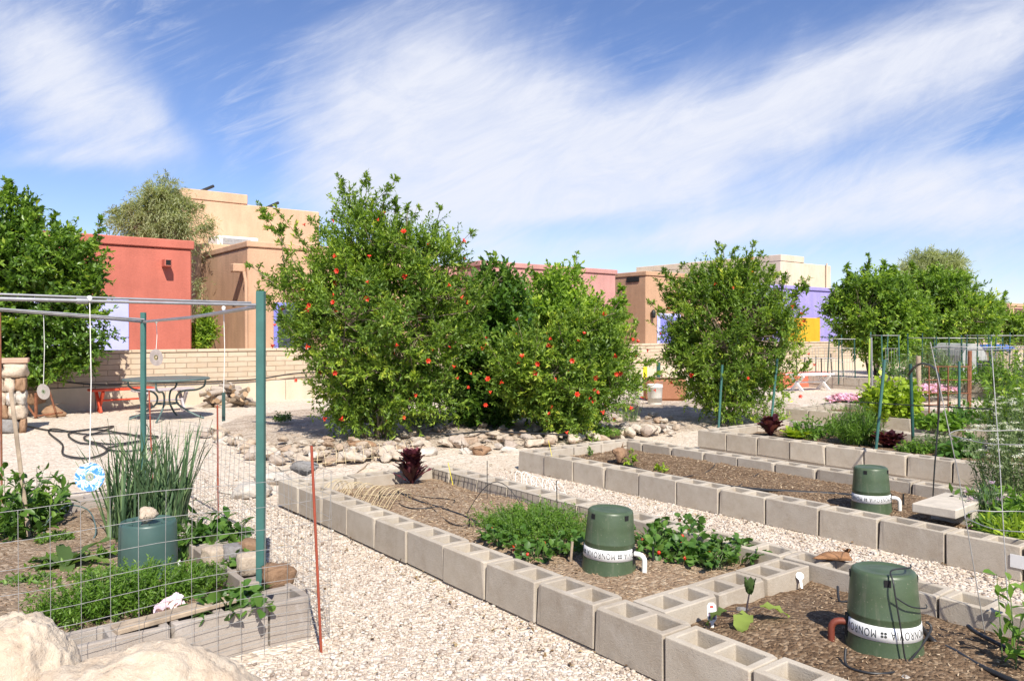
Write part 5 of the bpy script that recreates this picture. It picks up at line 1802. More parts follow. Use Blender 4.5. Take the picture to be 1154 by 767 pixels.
def green_pot(label, p, hole0, e0, elbow_dir, elbow, lean=(0, 0)):
    """hole0, e0, elbow_dir are angles round the pot measured from the side facing the path"""
    front = math.atan2(-CS, -SN)
    t = thing('green_pot', label, 'pot', p)
    t.rotation_euler = (lean[0], lean[1], 0)
    b = MB()
    H_ = POT_H
    b.lathe([(POT_B + 0.004, -0.03), (POT_B + 0.004, 0.0), (pot_r(0.012) + 0.001, 0.012), (pot_r(0.08), 0.08), (pot_r(0.16), 0.16), (pot_r(0.161) + 0.0015, 0.163), (pot_r(0.168) + 0.0015, 0.168), (pot_r(0.17), 0.172),
             (pot_r(0.24), 0.24), (pot_r(H_ - 0.016), H_ - 0.016), (POT_T - 0.003, H_ - 0.006), (POT_T - 0.012, H_), (POT_T - 0.022, H_ - 0.002), (POT_T - 0.03, H_ - 0.007), (0.05, H_ - 0.005), (0.04, H_ - 0.002), (0.0, H_ - 0.002)], 72)
    body = b.build('pot_body', M['pot_green'], t)
    z0, z1 = 0.084, 0.140
    b = MB()
    b.lathe([(pot_r(z0) - 0.001, z0 - 0.0005), (pot_r(z0) + 0.0014, z0), (pot_r((z0 + z1) / 2) + 0.0014, (z0 + z1) / 2), (pot_r(z1) + 0.0014, z1), (pot_r(z1) - 0.001, z1 + 0.0005)], 72)
    band = b.build('label_band', M['band'], t)
    band_lettering(band, front + e0, z0, z1)
    for k in range(4):
        a = front + hole0 + k * math.pi / 2
        hb = MB()
        Mx = Matrix.Translation(((POT_T + 0.0005) * math.cos(a), (POT_T + 0.0005) * math.sin(a), H_ - 0.028)) @ Matrix.Rotation(a, 4, 'Z')
        hb.box(-0.012, -0.0125, -0.014, 0.0045, 0.0125, 0.012, M=Mx)
        hb.build('drain_hole', M['hole'], t)
    if elbow:
        a = front + elbow_dir
        c, s = math.cos(a), math.sin(a)
        r0 = pot_r(0.1)
        pts = [(0.08, 0.112), (0.155, 0.112)] + [(r0 + 0.028 + 0.032 * math.sin(q), 0.080 + 0.032 * math.cos(q)) for q in (0, 0.4, 0.8, 1.2, 1.57)] + [(r0 + 0.06, 0.06), (r0 + 0.06, -0.02)]
        e = MB()
        e.tube([(x * c, x * s, z) for (x, z) in pts], 0.0138, 14)
        e.build('elbow_pipe', elbow, t)
        hb = MB()
        Mx = Matrix.Translation((pot_r(0.1) * c, pot_r(0.1) * s, 0.06)) @ Matrix.Rotation(a, 4, 'Z')
        hb.box(-0.01, -0.02, -0.075, 0.0035, 0.02, 0.085, M=Mx)
        hb.build('cut_slot', M['hole'], t)
    return t


pq = lambda px, py, z, back: (lambda g_: Vector((g_.x * (1 + back / depth_of(g_)), g_.y * (1 + back / depth_of(g_)), z)))(G(px, py, z))
P1 = pq(686, 652, 0.125, 0.15)
green_pot('upturned green pot with a white band and white elbow pipe among the strawberries', P1, R(36), R(16), R(62), M['pvc'], (R(1.0), R(1.5)))
P2 = pq(982, 582, 0.125, 0.15)
green_pot('upturned green pot with a white elbow pipe in the middle bed', P2, R(48), R(-40), R(70), M['pvc'], (R(-1), 0)).scale = (0.93, 0.93, 0.97)
P3 = pq(996, 752, 0.125, 0.15)
green_pot('nearest upturned green pot, with a rust red elbow pipe and black tubes', P3, R(-18), R(-25), R(-102), M['pvc_rust'], (R(-1.0), R(1.0)))

# plain bucket with a stone on it, caged bed
q = pq(167, 660, 0.12, 0.14)
t = thing('green_bucket', 'plain blue green upturned bucket with notched rim in the caged bed', 'bucket', q)
b = MB()
hb_ = 0.30
b.lathe([(0.146, -0.02), (0.146, 0.0), (0.144, 0.15), (0.140, hb_ - 0.012), (0.134, hb_), (0.126, hb_ + 0.002), (0.124, hb_ - 0.012), (0.07, hb_ - 0.014), (0.0, hb_ - 0.014)], 64)
ob = b.build('bucket_body', M['bucket_green'], t)
for k in range(6):
    nb = MB()
    a = k * math.pi / 3 + 0.2
    nb.bbox(0.085, -0.017, hb_ - 0.02, 0.127, 0.017, hb_ + 0.004, 0.004, M=Matrix.Rotation(a, 4, 'Z'))
    nb.build('rim_lug', M['bucket_green'], t)
front = math.atan2(-CS, -SN)
nb = MB()
nb.box(0.12, -0.011, -0.01, 0.1475, 0.011, 0.055, M=Matrix.Rotation(front + R(35), 4, 'Z'))
nb.build('cut_slot', M['hole'], t)
me = rock_mesh('stone', 77, M['tan_rock'], flat=0.8, rough=0.08)
put_rock((q.x - 0.015, q.y - 0.02, q.z + hb_ - 0.012), 0.165, 'tan stone weighing down the green bucket', me=me, name='stone', sc=(0.85, 0.6, 0.75), rz=-0.4, sink=-0.05, tilt=0.1)
put_rock(Gs(175, 668, 0.16), 0.06, 'small white stone at the foot of the green bucket', me=WROCKS[0], name='stone')
b = MB()
tgp = Gs(202, 650, 0.125)
b.bbox(-0.006, -0.004, 0, 0.006, 0.004, 0.09, 0.001)
tt = thing('plant_tag', 'narrow white plant tag at the right side of the green bucket', 'plant tag', tgp, -YAW)
b.build('tag_blade', M['band'], tt)

# pale slab on a block in the middle bed
t = thing('concrete_slab', 'pale concrete paver lying at the right end of the middle bed', 'slab', (5.50, 2.30, 0.0))
b = MB()
b.bbox(-0.27, -0.135, 0.235, 0.27, 0.135, 0.295, 0.006, M=Matrix.Rotation(0.04, 4, 'Z'))
b.build('slab', M['slab'], t)
b = MB()
b.bbox(0.02, -0.13, 0.09, 0.267, 0.13, 0.2345, 0.005, M=Matrix.Rotation(0.04, 4, 'Z'))
b.build('support_block', M['slab'], t)
b = MB()
b.bbox(0.14, 0.04, 0.2952, 0.18, 0.06, 0.299, 0.002, M=Matrix.Rotation(0.04, 4, 'Z'))
b.build('dark_mark', M['hole'], t)
b = MB()
b.bbox(-0.0005, -0.045, 0, 0.0025, 0.045, 0.075, 0.0006)
pt = W(1134, 633, 4.5)
o = b.build('white_sticker', M['band'], None, (B0 - 0.0075, 1.72, 0.075))
tag(o, 'blank white sticker on the long wall of the middle bed', 'sticker')

put_rock(Gs(1032, 588, 0.12), 0.14, 'small grey stone beside the white elbow pipe of the middle bed', me=rock_mesh('stone', 71, M['grey_rock']), name='stone', sc=(1, 0.8, 0.4))


# ------------------------------------------------------------------ hoses and wires lying about
def smooth(pts, k=6):
    pts = [Vector(p) for p in pts]
    out = []
    for i in range(len(pts) - 1):
        p0, p1, p2, p3 = pts[max(i - 1, 0)], pts[i], pts[i + 1], pts[min(i + 2, len(pts) - 1)]
        for j in range(k):
            t_ = j / k
            out.append(0.5 * ((2 * p1) + (p2 - p0) * t_ + (2 * p0 - 5 * p1 + 4 * p2 - p3) * t_ ** 2 + (3 * p1 - p0 - 3 * p2 + p3) * t_ ** 3))
    out.append(pts[-1])
    return out


def hose(name, label, cat, pts, r, m_=None, k=6, n=8):
    b = MB()
    b.tube(smooth(pts, k), r, n)
    o = b.build(name, m_ or M['black_hose'])
    return tag(o, label, cat)


S = lambda z, *pp: [Gs(x, y, z) for (x, y) in pp]
hose('drip_hose', 'thick black drip hose running through the nearest bed from the purple lettuce', 'hose', S(0.145, (447, 553), (468, 563), (500, 573), (530, 584), (552, 598), (600, 614), (640, 626)), 0.0085)
hose('drip_tube', 'thin black drip tube looped round the purple lettuce', 'hose', S(0.145, (440, 561), (462, 572), (500, 570), (512, 563), (480, 560), (452, 556), (430, 558)), 0.004)
hose('drip_tube', 'thin black drip tube curving through the mulch near the yellow tag', 'hose', S(0.145, (478, 562), (500, 584), (520, 592), (545, 588), (560, 578), (580, 579)), 0.0035)
b = MB()
hp = []
for i in range(15):
    f = i / 14
    p0, p1 = Gs(524, 582, 0.12), Gs(598, 588, 0.12)
    q = p0.lerp(p1, f)
    hp.append((q.x, q.y, q.z + 0.26 * math.sin(math.pi * f)))
b.tube(hp, 0.0028, 6)
tag(b.build('wire_hoop', M['black_hose']), 'thin black wire hoop arching over the mulch of the nearest bed', 'hoop')
hose('drip_hose', 'long black drip hose crossing the middle bed to the green pot', 'hose', S(0.15, (700, 522), (716, 527), (745, 536), (790, 543), (840, 550), (900, 554), (940, 556), (965, 558)), 0.013)
hose('drip_tube', 'thin black drip tube branching across the middle bed', 'hose', S(0.145, (760, 538), (790, 534), (803, 527), (806, 522)), 0.004)
hose('drip_tube', 'short black drip tube near the far wall of the middle bed', 'hose', S(0.145, (830, 549), (845, 540), (855, 533)), 0.004)
hose('drip_hose', 'thick black hose running from the nearest pot to the lower right corner', 'hose', [Vector((P3.x + 0.13 * CS, P3.y - 0.13 * SN, 0.25))] + S(0.15, (1052, 722), (1075, 733), (1100, 748), (1130, 762), (1160, 775)), 0.011)
hose('drip_hose', 'black hose with a capped end crossing the corner behind the nearest pot', 'hose', S(0.16, (1091, 705), (1100, 712), (1125, 725), (1160, 742)), 0.009)
fr = Vector((-SN, -CS, 0))
rt = Vector((CS, -SN, 0))
pr_ = lambda a, r, z: P3 + fr * (r * math.cos(R(a))) + rt * (r * math.sin(R(a))) + Vector((0, 0, z))
hose('drip_tube', 'thin black tube draped over the top and front of the nearest pot', 'hose',
     [pr_(80, 0.10, 0.356), pr_(40, 0.10, 0.362), pr_(-10, 0.10, 0.357), pr_(-12, 0.140, 0.325), pr_(-10, 0.152, 0.27), pr_(-4, 0.162, 0.15), pr_(0, 0.168, 0.05), pr_(4, 0.18, 0.015)], 0.0032)
hose('drip_tube', 'thin black tube sagging across the right side of the nearest pot', 'hose', [pr_(-10, 0.149, 0.27), pr_(12, 0.153, 0.235), pr_(45, 0.156, 0.215), pr_(80, 0.158, 0.20)], 0.0028)
hose('drip_tube', 'black tube with an emitter lying in front of the nearest pot', 'hose', [Gs(953, 742, 0.15) + Vector((0, 0, 0.04))] + S(0.145, (954, 749), (975, 757), (1000, 758), (1020, 750)) + [pr_(75, 0.17, 0.1), pr_(82, 0.16, 0.13)], 0.005)
hose('drip_tube', 'short black emitter tube standing in the soil left of the nearest pot', 'hose', [Gs(944, 672, 0.13) + Vector((0, 0, 0.05)), Gs(946, 677, 0.13), Gs(955, 677, 0.135)], 0.006, k=4)
hose('garden_hose', 'tangled black garden hose lying on the gravel by the stone pillar', 'hose',
     S(0.018, (30, 480), (70, 486), (112, 482), (128, 480)) + S(0.02, (100, 489), (62, 483), (55, 487), (70, 500), (72, 512), (100, 516), (120, 508), (112, 501), (88, 498), (78, 488), (110, 484), (150, 490), (178, 492), (130, 500), (98, 496), (100, 490), (140, 488), (160, 496), (120, 505), (145, 508), (180, 503)), 0.0115)
hose('cable', 'thin black pipe running along the foot of the garden wall', 'cable', [(facade_u(x, WV - 0.09), WV - 0.09, zat(y, (facade_u(x, WV - 0.09), WV - 0.09))) for (x, y) in ((60, 428), (105, 433), (160, 432), (230, 430), (290, 427), (340, 420), (420, 418))], 0.014)

hose('drip_hose', 'black hose lying across the brown earth under the bushes', 'hose', S(0.13, (470, 487), (510, 489), (545, 486), (580, 487), (640, 490)), 0.012)
# green hose loop in the caged bed
hose('wire_ring', 'grey wire ring standing in the soil of the caged bed', 'ring', [Gs(50, 612, 0.13), Gs(52, 600, 0.13) + Vector((0, 0, 0.06)), Gs(75, 590, 0.13) + Vector((0, 0, 0.12)), Gs(100, 592, 0.13) + Vector((0, 0, 0.1)), Gs(108, 605, 0.13) + Vector((0, 0, 0.03)), Gs(95, 612, 0.13), Gs(60, 613, 0.13)], 0.0045, M['tablemetal'])

# scalloped wire edging heaps
def edging(label, p0, p1, n, h, w_, m_, lean=0.3, z=0.12, r=0.0028):
    a, c = Gs(p0[0], p0[1], z), Gs(p1[0], p1[1], z)
    t = thing('wire_edging', label, 'wire edging', a)
    d = (c - a)
    dn = d.normalized()
    nr_ = Vector((-dn.y, dn.x, 0))
    b = MB()
    for i in range(n):
        o_ = d * (i / max(1, n - 1)) + nr_ * random.uniform(-0.02, 0.02)
        tl = lean + random.uniform(-0.15, 0.15)
        pts = []
        for k in range(13):
            f = k / 12
            s = (f - 0.5) * w_
            hh = h * (1 - abs(2 * f - 1) ** 2.4)
            pts.append(o_ + nr_ * s + Vector((0, 0, hh * math.cos(tl))) + dn * hh * math.sin(tl))
        b.tube(pts, r, 5)
    b.tube([nr_ * (-w_ / 2) + Vector((0, 0, 0.03)), d + nr_ * (-w_ / 2) + Vector((0, 0, 0.03))], r, 5)
    b.tube([nr_ * (w_ / 2) + Vector((0, 0, 0.03)), d + nr_ * (w_ / 2) + Vector((0, 0, 0.03))], r, 5)
    b.build('wire_arches', m_, t)


edging('straw coloured wire edging folded in hoops at the far corner of the nearest bed', (370, 560), (450, 572), 25, 0.15, 0.26, M['straw'], r=0.0022)
edging('straw coloured wire edging standing before the border rocks under the largest bush', (352, 524), (462, 512), 12, 0.17, 0.22, M['straw'], 0.1, 0.03)
edging('white wire edging leaning in the gravel path against the middle bed', (588, 546), (632, 562), 10, 0.14, 0.12, M['string'], -0.5, 0.02)

# short black uprights and one thin line set inside the far wall of the nearest bed
t = thing('black_bars', 'short black netting along the inside of the far wall of the nearest bed', 'bars', (A1 - 0.215, 3.8, 0.1))
b = MB()
for i in range(34):
    y = i * 0.066 + random.uniform(-0.012, 0.012)
    b.tube([(0, y, random.uniform(0, 0.03)), (0.004, y + random.uniform(-0.01, 0.01), 0.095)], 0.0026, 4)
b.tube([(0.004 * math.sin(k), k * 0.113, 0.094 + random.uniform(-0.003, 0.003)) for k in range(21)], 0.0016, 4)
b.build('bar_row', M['black_hose'], t)

# yellow tags and thin stakes
def small_stake(name, label, px0, py0, px1, py1, z, r, m_, cat='stake', flat=False, group=None):
    p0 = Gs(px0, py0, z)
    D = depth_of(p0)
    p1 = W(px1, py1, D)
    o = MB()
    b0 = p0 - (p1 - p0).normalized() * 0.08
    if flat:
        d = (p1 - b0)
        q_ = d.to_track_quat('Z', 'Y').to_matrix().to_4x4()
        o.bbox(-r, -0.002, 0, r, 0.002, d.length, 0.0008, M=Matrix.Rotation(-YAW, 4, 'Z') if False else q_)
        ob_ = o.build(name, m_, None, b0)
    else:
        o.tube([(0, 0, 0), p1 - b0], r, 8)
        ob_ = o.build(name, m_, None, b0)
    return tag(ob_, label, cat, group)


small_stake('plant_label', 'yellow plastic plant label in the nearest bed right of the purple lettuce', 510, 544, 505, 521, 0.13, 0.011, M['yellow'], 'plant label', True)
small_stake('plant_label', 'yellow plastic plant label at the far end of the middle bed', 622, 514, 618, 496, 0.2, 0.011, M['yellow'], 'plant label', True)
small_stake('wire_stake', 'thin black wire stake near the yellow label of the nearest bed', 549, 553, 549, 519, 0.2, 0.003, M['dark_metal'])
small_stake('wire_stake', 'thin black wire stake at the far wall of the nearest bed', 628, 574, 627, 541, 0.2, 0.003, M['dark_metal'])
small_stake('drip_stake', 'black drip stake at the inner side of the purple lettuce', 428, 565, 428, 553, 0.13, 0.005, M['black_hose'])
small_stake('drip_stake', 'black drip stake at the carrot tops of the nearest bed', 529, 596, 529, 584, 0.13, 0.005, M['black_hose'])
small_stake('drip_stake', 'dark drip stake right of the strawberry pot', 736, 636, 736, 616, 0.13, 0.006, M['dark_metal'])
small_stake('drip_stake', 'dark drip stake in the middle bed just before the wire arch', 1018, 572, 1018, 556, 0.13, 0.007, M['dark_metal'])
small_stake('drip_stake', 'bleached wooden peg left of the strawberry pot', 643, 634, 645, 610, 0.13, 0.008, M['wood'])

# ------------------------------------------------------------------ pipe frame and fence round the caged bed
fp = G(294, 663, 0.15)
t = thing('pipe_frame', 'green post frame with grey pipes overhead at the left caged bed', 'frame', (fp.x, fp.y, 0))
D0_ = depth_of(fp)
L0 = Vector((fp.x, fp.y, 0))
hw = 0.0195
top = W(293, 328, D0_).z
Rm = Matrix.Rotation(-YAW, 4, 'Z')
b = MB()
b.bbox(-hw, -hw, 0.0, hw, hw, top, 0.003, M=Rm)
post = b.build('post', M['post_green'], t)
fp2 = Vector((1.36, 6.45, 0))
D2_ = depth_of(fp2)
fp2 = W(161.5, 400, D2_ * 1.0)
fp2.z = 0
b = MB()
b.bbox(-0.017, -0.017, 0.0, 0.017, 0.017, W(161, 352, D2_).z, 0.003, M=Matrix.Translation((fp2.x - L0.x, fp2.y - L0.y, 0)) @ Rm)
b.build('post', M['post_green'], t)


def pipe(pts, r=0.011, name='pipe'):
    b = MB()
    b.tube([Vector(p) - L0 for p in pts], r, 10)
    return b.build(name, M['galv'], t)


vv = fp.y
def at_front(px, py, v_=None):
    """point on the vertical plane of the front fence (constant y)"""
    k = (px - CX) / FPX
    x = (vv if v_ is None else v_) * (SN + k * CS) / (CS - k * SN)
    p = Vector((x, vv if v_ is None else v_, 0))
    p.z = zat(py, p)
    return p


pipe([at_front(288, 343.5), at_front(180, 341), at_front(96, 339)], 0.0075)
pipe([at_front(96, 339), at_front(-40, 335.5)], 0.009)
pipe([at_front(283, 341, vv + 0.06), at_front(100, 335, vv + 0.06), at_front(-40, 330, vv + 0.06)], 0.0055)
b = MB()
cpl = at_front(92, 339) - L0
b.tube([at_front(99, 339.2) - L0, at_front(86, 338.8) - L0], 0.014, 12)
b.build('pipe_coupling', M['galv'], t)
zt2 = W(161, 362.5, D2_).z
e2 = Vector((fp2.x, fp2.y, zt2))
pipe([Vector((fp.x, fp.y, W(290, 345, D0_).z)), Vector((fp.x * 0.5 + fp2.x * 0.5, fp.y * 0.5 + fp2.y * 0.5, (W(290, 345, D0_).z + zt2) / 2 - 0.012)), e2], 0.010)
pipe([e2, at_front(100, 357, fp2.y), at_front(-40, 346, fp2.y)], 0.011)
pipe([e2 + Vector((0, -0.03, 0.018)), at_front(60, 352, fp2.y - 0.03), at_front(-40, 345, fp2.y - 0.03)], 0.007)


def hanging(label, top_p, L_, r, m_, disc=True, cat='hanging disc', tilt=0.0, yaw=0.0, kind='disc'):
    t_ = thing('hanging_disc' if disc else 'hanging_strip', label, cat, top_p)
    b = MB()
    b.tube([(0, 0, 0.01), (0.006, 0, -L_ * 0.5), (0, 0, -L_)], 0.0022, 6)
    b.lathe([(0.0, 0.012), (0.009, 0.009), (0.011, 0), (0.009, -0.012), (0.0, -0.018)], 10)
    b.build('cord', M['string'], t_)
    b = MB()
    n = 40
    Mx = Matrix.Translation((0, 0, -L_ - r)) @ Matrix.Rotation(-YAW + yaw, 4, 'Z') @ Matrix.Rotation(R(90) + tilt, 4, 'X')
    if disc:
        prof = [(0.14 * r, 0.0006), (0.14 * r, -0.0006), (r, -0.0006), (r, 0.0006), (0.14 * r, 0.0006)]
        vs, fs = [], []
        for (q_, z) in prof:
            for k in range(n):
                a = 2 * math.pi * k / n
                vs.append(Mx @ Vector((q_ * math.cos(a), q_ * math.sin(a), z)))
        for i in range(4):
            for k in range(n):
                fs.append((i * n + k, i * n + (k + 1) % n, (i + 1) * n + (k + 1) % n, (i + 1) * n + k))
        b.add(vs, fs)
        d_ = b.build('disc', m_, t_)
        b = MB()
        b.lathe([(0.15 * r, 0.001), (0.3 * r, 0.0011)], 24)
        b2 = MB()
        b2.add([Mx @ Vector(v_) for v_ in b.v], b.f)
        b2.add([Mx @ Vector((v_[0], v_[1], -v_[2])) for v_ in b.v], b.f)
        b2.build('hub_ring', M['hub'], d_)
    else:
        b.bbox(-0.012, -0.001, -L_ - 0.16, 0.012, 0.001, -L_, 0.0005, M=Matrix.Rotation(0.4, 4, 'Z'))
        b.build('strip', m_, t_)
    return t_


def disc_mat():
    m_, t_, bs, out = base_mat('blue_white_sky_sheen_disc')
    tc_ = t_.new('ShaderNodeTexCoord').outputs['Object']
    n = t_.noise(tc_, 17.0, 3.0, 0.6, 3.5)
    col = t_.ramp(n, [(0.0, (0.03, 0.13, 0.5)), (0.46, (0.06, 0.24, 0.66)), (0.5, (0.22, 0.45, 0.78)), (0.54, (0.7, 0.76, 0.74)), (0.6, (0.6, 0.68, 0.7)), (0.64, (0.08, 0.3, 0.7))])  # blue and white streaks put the disc's sky reflection into its colour
    t_.put(bs.inputs['Base Color'], col)
    bs.inputs['Roughness'].default_value = 0.2
    return m_


M['hub'] = mat('clear_hub', (0.25, 0.3, 0.2), 0.3, 0.2, 40, 60, 0)
M['disc'] = disc_mat()
M['greydisc'] = mat('grey_pink_disc', (0.42, 0.36, 0.33), 0.3, 0.15, 20, 60, 0)
M['yellowhub'] = mat('yellow_hub', (0.6, 0.5, 0.05), 0.4, 0.5, 60, 60, 0, c2=(0.05, 0.05, 0.05))
tp = at_front(101, 336)
bt = at_front(101, 520)
hanging('blue and white disc hanging on a long cord from the front pipe', tp, tp.z - bt.z + 0.005, 0.061, M['disc'], tilt=R(-8), yaw=R(8))
tp = at_front(49, 352, fp2.y)
bt = at_front(53, 432, fp2.y)
hanging('small silver disc hanging in front of the brown stone chunks', tp, tp.z - bt.z, 0.056, M['silver'], tilt=R(6), yaw=R(-14))
tp = e2.lerp(Vector((fp.x, fp.y, W(290, 345, D0_).z)), 0.16)
tp = W(176, 362, depth_of(e2) - 0.25)
bt = W(176, 393, depth_of(e2) - 0.25)
M['hub'] = M['yellowhub']
hanging('grey disc with a yellow centre hanging in front of the garden wall', tp, tp.z - bt.z, 0.062, M['greydisc'], tilt=R(4), yaw=R(-20))
dq = D0_ + 0.5
tp, bt = W(252, 347, dq), W(252, 442, dq)
hanging('narrow green strip hanging on a cord near the firewood pile', tp, tp.z - bt.z, 0.05, M['bucket_green'], disc=False, cat='hanging strip')

# wire mesh fence on three sides
FX, FY = F1 + 0.05, FN - 0.08
t = thing('wire_fence', 'thin welded wire mesh fence round the left caged bed', 'fence', (FX, FY, 0))


def mesh_panel(a, c, h, sp):
    a, c = Vector(a), Vector(c)
    d = c - a
    b = MB()
    n = int(d.length / sp)
    nr_ = Vector((-d.y, d.x, 0)).normalized()
    zs = [0.03, 0.06, 0.095, 0.13, 0.17, 0.215, 0.265, 0.32, 0.39, 0.47, 0.56, 0.66, 0.77]
    wob = lambda s, z: nr_ * (0.014 * math.sin(s * 4.1 + z * 5)) + Vector((0, 0, 0.006 * math.sin(s * 6.5 + z * 3)))
    for z in zs:
        if z > h:
            continue
        pts = [a + d * (k / 24) + Vector((0, 0, z)) + wob(d.length * k / 24, z) - Vector(t.location) for k in range(25)]
        b.tube(pts, 0.0012, 4, caps=False)
    for i in range(n + 1):
        s = d.length * i / n
        pts = [a + d * (i / n) + Vector((0, 0, z)) + wob(s, z) - Vector(t.location) for z in (0.01, 0.2, 0.45, zs[-1])]
        b.tube(pts, 0.0011, 4, caps=False)
    return b.build('wire_mesh', M['wire'], t)


mesh_panel((-2.0, FY, 0), (FX, FY, 0), 0.8, 0.10)
mesh_panel((FX, FY, 0), (F1 + 0.13, FF - 0.9, 0), 0.8, 0.10)
mesh_panel((F1 + 0.13, FF - 0.9, 0), (F1 - 0.02, FF + 0.1, 0), 0.8, 0.10)

small_stake('fence_rod', 'orange red rod at the near corner of the wire fence', 362, 735, 351, 502, 0.0, 0.0065, M['red_rod'], 'rod')
small_stake('fence_rod', 'orange red rod halfway along the wire fence near the firewood', 246, 606, 245, 456, 0.0, 0.006, M['red_rod'], 'rod')
small_stake('fence_rod', 'dark red rod behind the onion tops', 172, 548, 168, 440, 0.0, 0.007, M['red_rod'], 'rod')
small_stake('fence_rod', 'dark metal rod at the far left of the caged bed', 2, 560, 0, 352, 0.1, 0.008, M['rust'], 'rod')
p0 = Gs(33, 607, 0.13)
D = depth_of(p0)
b = MB()
e = W(12, 438, D)
d = e - p0
b.bbox(-0.019, -0.012, -0.08, 0.019, 0.012, d.length, 0.004, M=d.to_track_quat('Z', 'Y').to_matrix().to_4x4() @ Matrix.Rotation(0.6, 4, 'Z'))
tag(b.build('wooden_stake', M['wood'], None, p0), 'leaning weathered wooden stake at the left of the caged bed', 'stake')

# board and stones on the caged bed's walls
b = MB()
b.bbox(-0.25, -0.045, 0.0, 0.25, 0.045, 0.022, 0.004)
p = Gs(205, 700, 0.2)
o = b.build('wooden_board', M['wood'], None, (p.x, FN + 0.10, 0.199))
o.rotation_euler = (0, R(-1.5), 0.10)
tag(o, 'grey weathered board lying on the front wall of the caged bed', 'board')
for i, (px, py, sz, m_, lb) in enumerate(((313, 656, 0.145, M['brown_rock'], 'brown rounded stone right of the green post'), (283, 642, 0.14, M['tan_rock'], 'tan stone left of the green post'),
                                         (262, 630, 0.13, M['grey_rock'], 'grey stone behind the small strawberry plant'), (282, 626, 0.14, M['brown_rock'], 'brown stone on the side wall behind the green post'),
                                         (240, 632, 0.12, M['tan_rock'], 'flat tan stone at the chard'))):
    put_rock(Gs(px, py, 0.19), sz, lb, me=cobble(80.3 + i, m_), name='stone', sc=(0.95, 0.75, 0.7), sink=0.0, tilt=0.1)

# ------------------------------------------------------------------ boulders at the photographer's feet
def boulder(label, loc, r, seed, lump=0.16):
    bm = bmesh.new()
    bmesh.ops.create_icosphere(bm, subdivisions=6, radius=1.0)
    for p in bm.verts:
        c = p.co.copy()
        d = 1 + lump * mnoise.noise(c * 1.3 + Vector((seed, 0, 0))) + lump * 0.55 * mnoise.noise(c * 3.1 + Vector((0, seed, 0)))
        d += 0.028 * mnoise.fractal(c * 8 + Vector((seed, seed, 0)), 0.7, 2.0, 5) + 0.016 * mnoise.fractal(c * 22, 0.6, 2.0, 4)
        q = Vector((math.copysign(abs(c.x) ** 0.85, c.x), math.copysign(abs(c.y) ** 0.85, c.y), math.copysign(abs(c.z) ** 0.8, c.z)))
        p.co = Vector((q.x * r[0], q.y * r[1], q.z * r[2])) * d
    for f in bm.faces:
        f.smooth = True
    me = bpy.data.meshes.new('boulder')
    bm.to_mesh(me)
    bm.free()
    me.materials.append(M['granite'])
    return tag(link('boulder', me, None, loc), label, 'boulder')


def granite():
    m_, t_, bs, out = base_mat('pale_granite')
    tc_ = t_.new('ShaderNodeTexCoord').outputs['Object']
    n = t_.noise(tc_, 7.0, 9.0, 0.7)
    col = t_.ramp(n, [(0.25, (0.38, 0.28, 0.20)), (0.42, (0.53, 0.42, 0.31)), (0.6, (0.60, 0.51, 0.40)), (0.8, (0.52, 0.45, 0.37))])
    sp = t_.noise(tc_, 110.0, 3.0, 0.7)
    col = t_.mixc(t_.smooth(sp, 0.26, 0.4, 0.5, 0.0), col, (0.28, 0.2, 0.14, 1))
    col = t_.mixc(t_.smooth(sp, 0.6, 0.72, 0.0, 0.5), col, (0.8, 0.74, 0.64, 1))
    t_.put(bs.inputs['Base Color'], col)
    bs.inputs['Roughness'].default_value = 0.92
    bs.inputs['Specular IOR Level'].default_value = 0.2
    bump(t_, bs, t_.m('ADD', t_.m('MULTIPLY', sp, 0.35), t_.noise(tc_, 30.0, 8.0, 0.7)), 0.8, 0.012)
    return m_


M['granite'] = granite()
c = W(5, 780, 1.95)
boulder('smaller pale granite boulder in the lower left corner', (c.x, c.y, 0.27), (0.21, 0.20, 0.42), 3.0, 0.08)
c = W(140, 780, 1.9)
boulder('large pale granite boulder in the foreground before the caged bed', (c.x, c.y, 0.18), (0.38, 0.30, 0.44), 11.0, 0.08)

# ------------------------------------------------------------------ left background
# stone pillar: one mesh of mortared stones
t = thing('stone_pillar', 'low pillar of mortared rough stones at the left edge', 'pillar', G(0, 487))
b = MB()
L_ = Vector(t.location)
PX0, PX1 = -1.0, 0.32
pm = []
core = MB()
for k in range(5):
    z0 = k * 0.195
    x = PX0
    while x < PX1 - 0.05:
        w_ = random.uniform(0.11, 0.27)
        if x + w_ > PX1 - 0.08:
            w_ = PX1 - x
        pm.append((x, x + w_, z0, z0 + 0.195, k))
        x += w_
stm = [M['white_rock'], M['tan_rock'], M['tan_rock'], M['brown_rock'], M['grey_rock']]
for (x0, x1, z0, z1, k) in pm:
    o = link('stone', cobble(random.random() * 90, stm[0] if k < 3 and random.random() < 0.5 else random.choice(stm)), t, ((x0 + x1) / 2, random.uniform(-0.03, 0.0), (z0 + z1) / 2), (0, random.uniform(-0.12, 0.12), 0))
    o.scale = ((x1 - x0) * 1.05, 0.44, (z1 - z0) * 1.06)
core.bbox(PX0 + 0.04, -0.13, 0, PX1 - 0.07, 0.15, 0.98, 0.01)
core.build('mortar', M['footing'], t)
cap = MB()
cap.bbox(PX0 - 0.02, -0.24, 0.981, PX1 + 0.03, 0.24, 1.05, 0.012)
cap.build('cap_course', paint('pale_brick', (0.5, 0.33, 0.24)), t)
t.rotation_euler = (0, 0, -0.15)

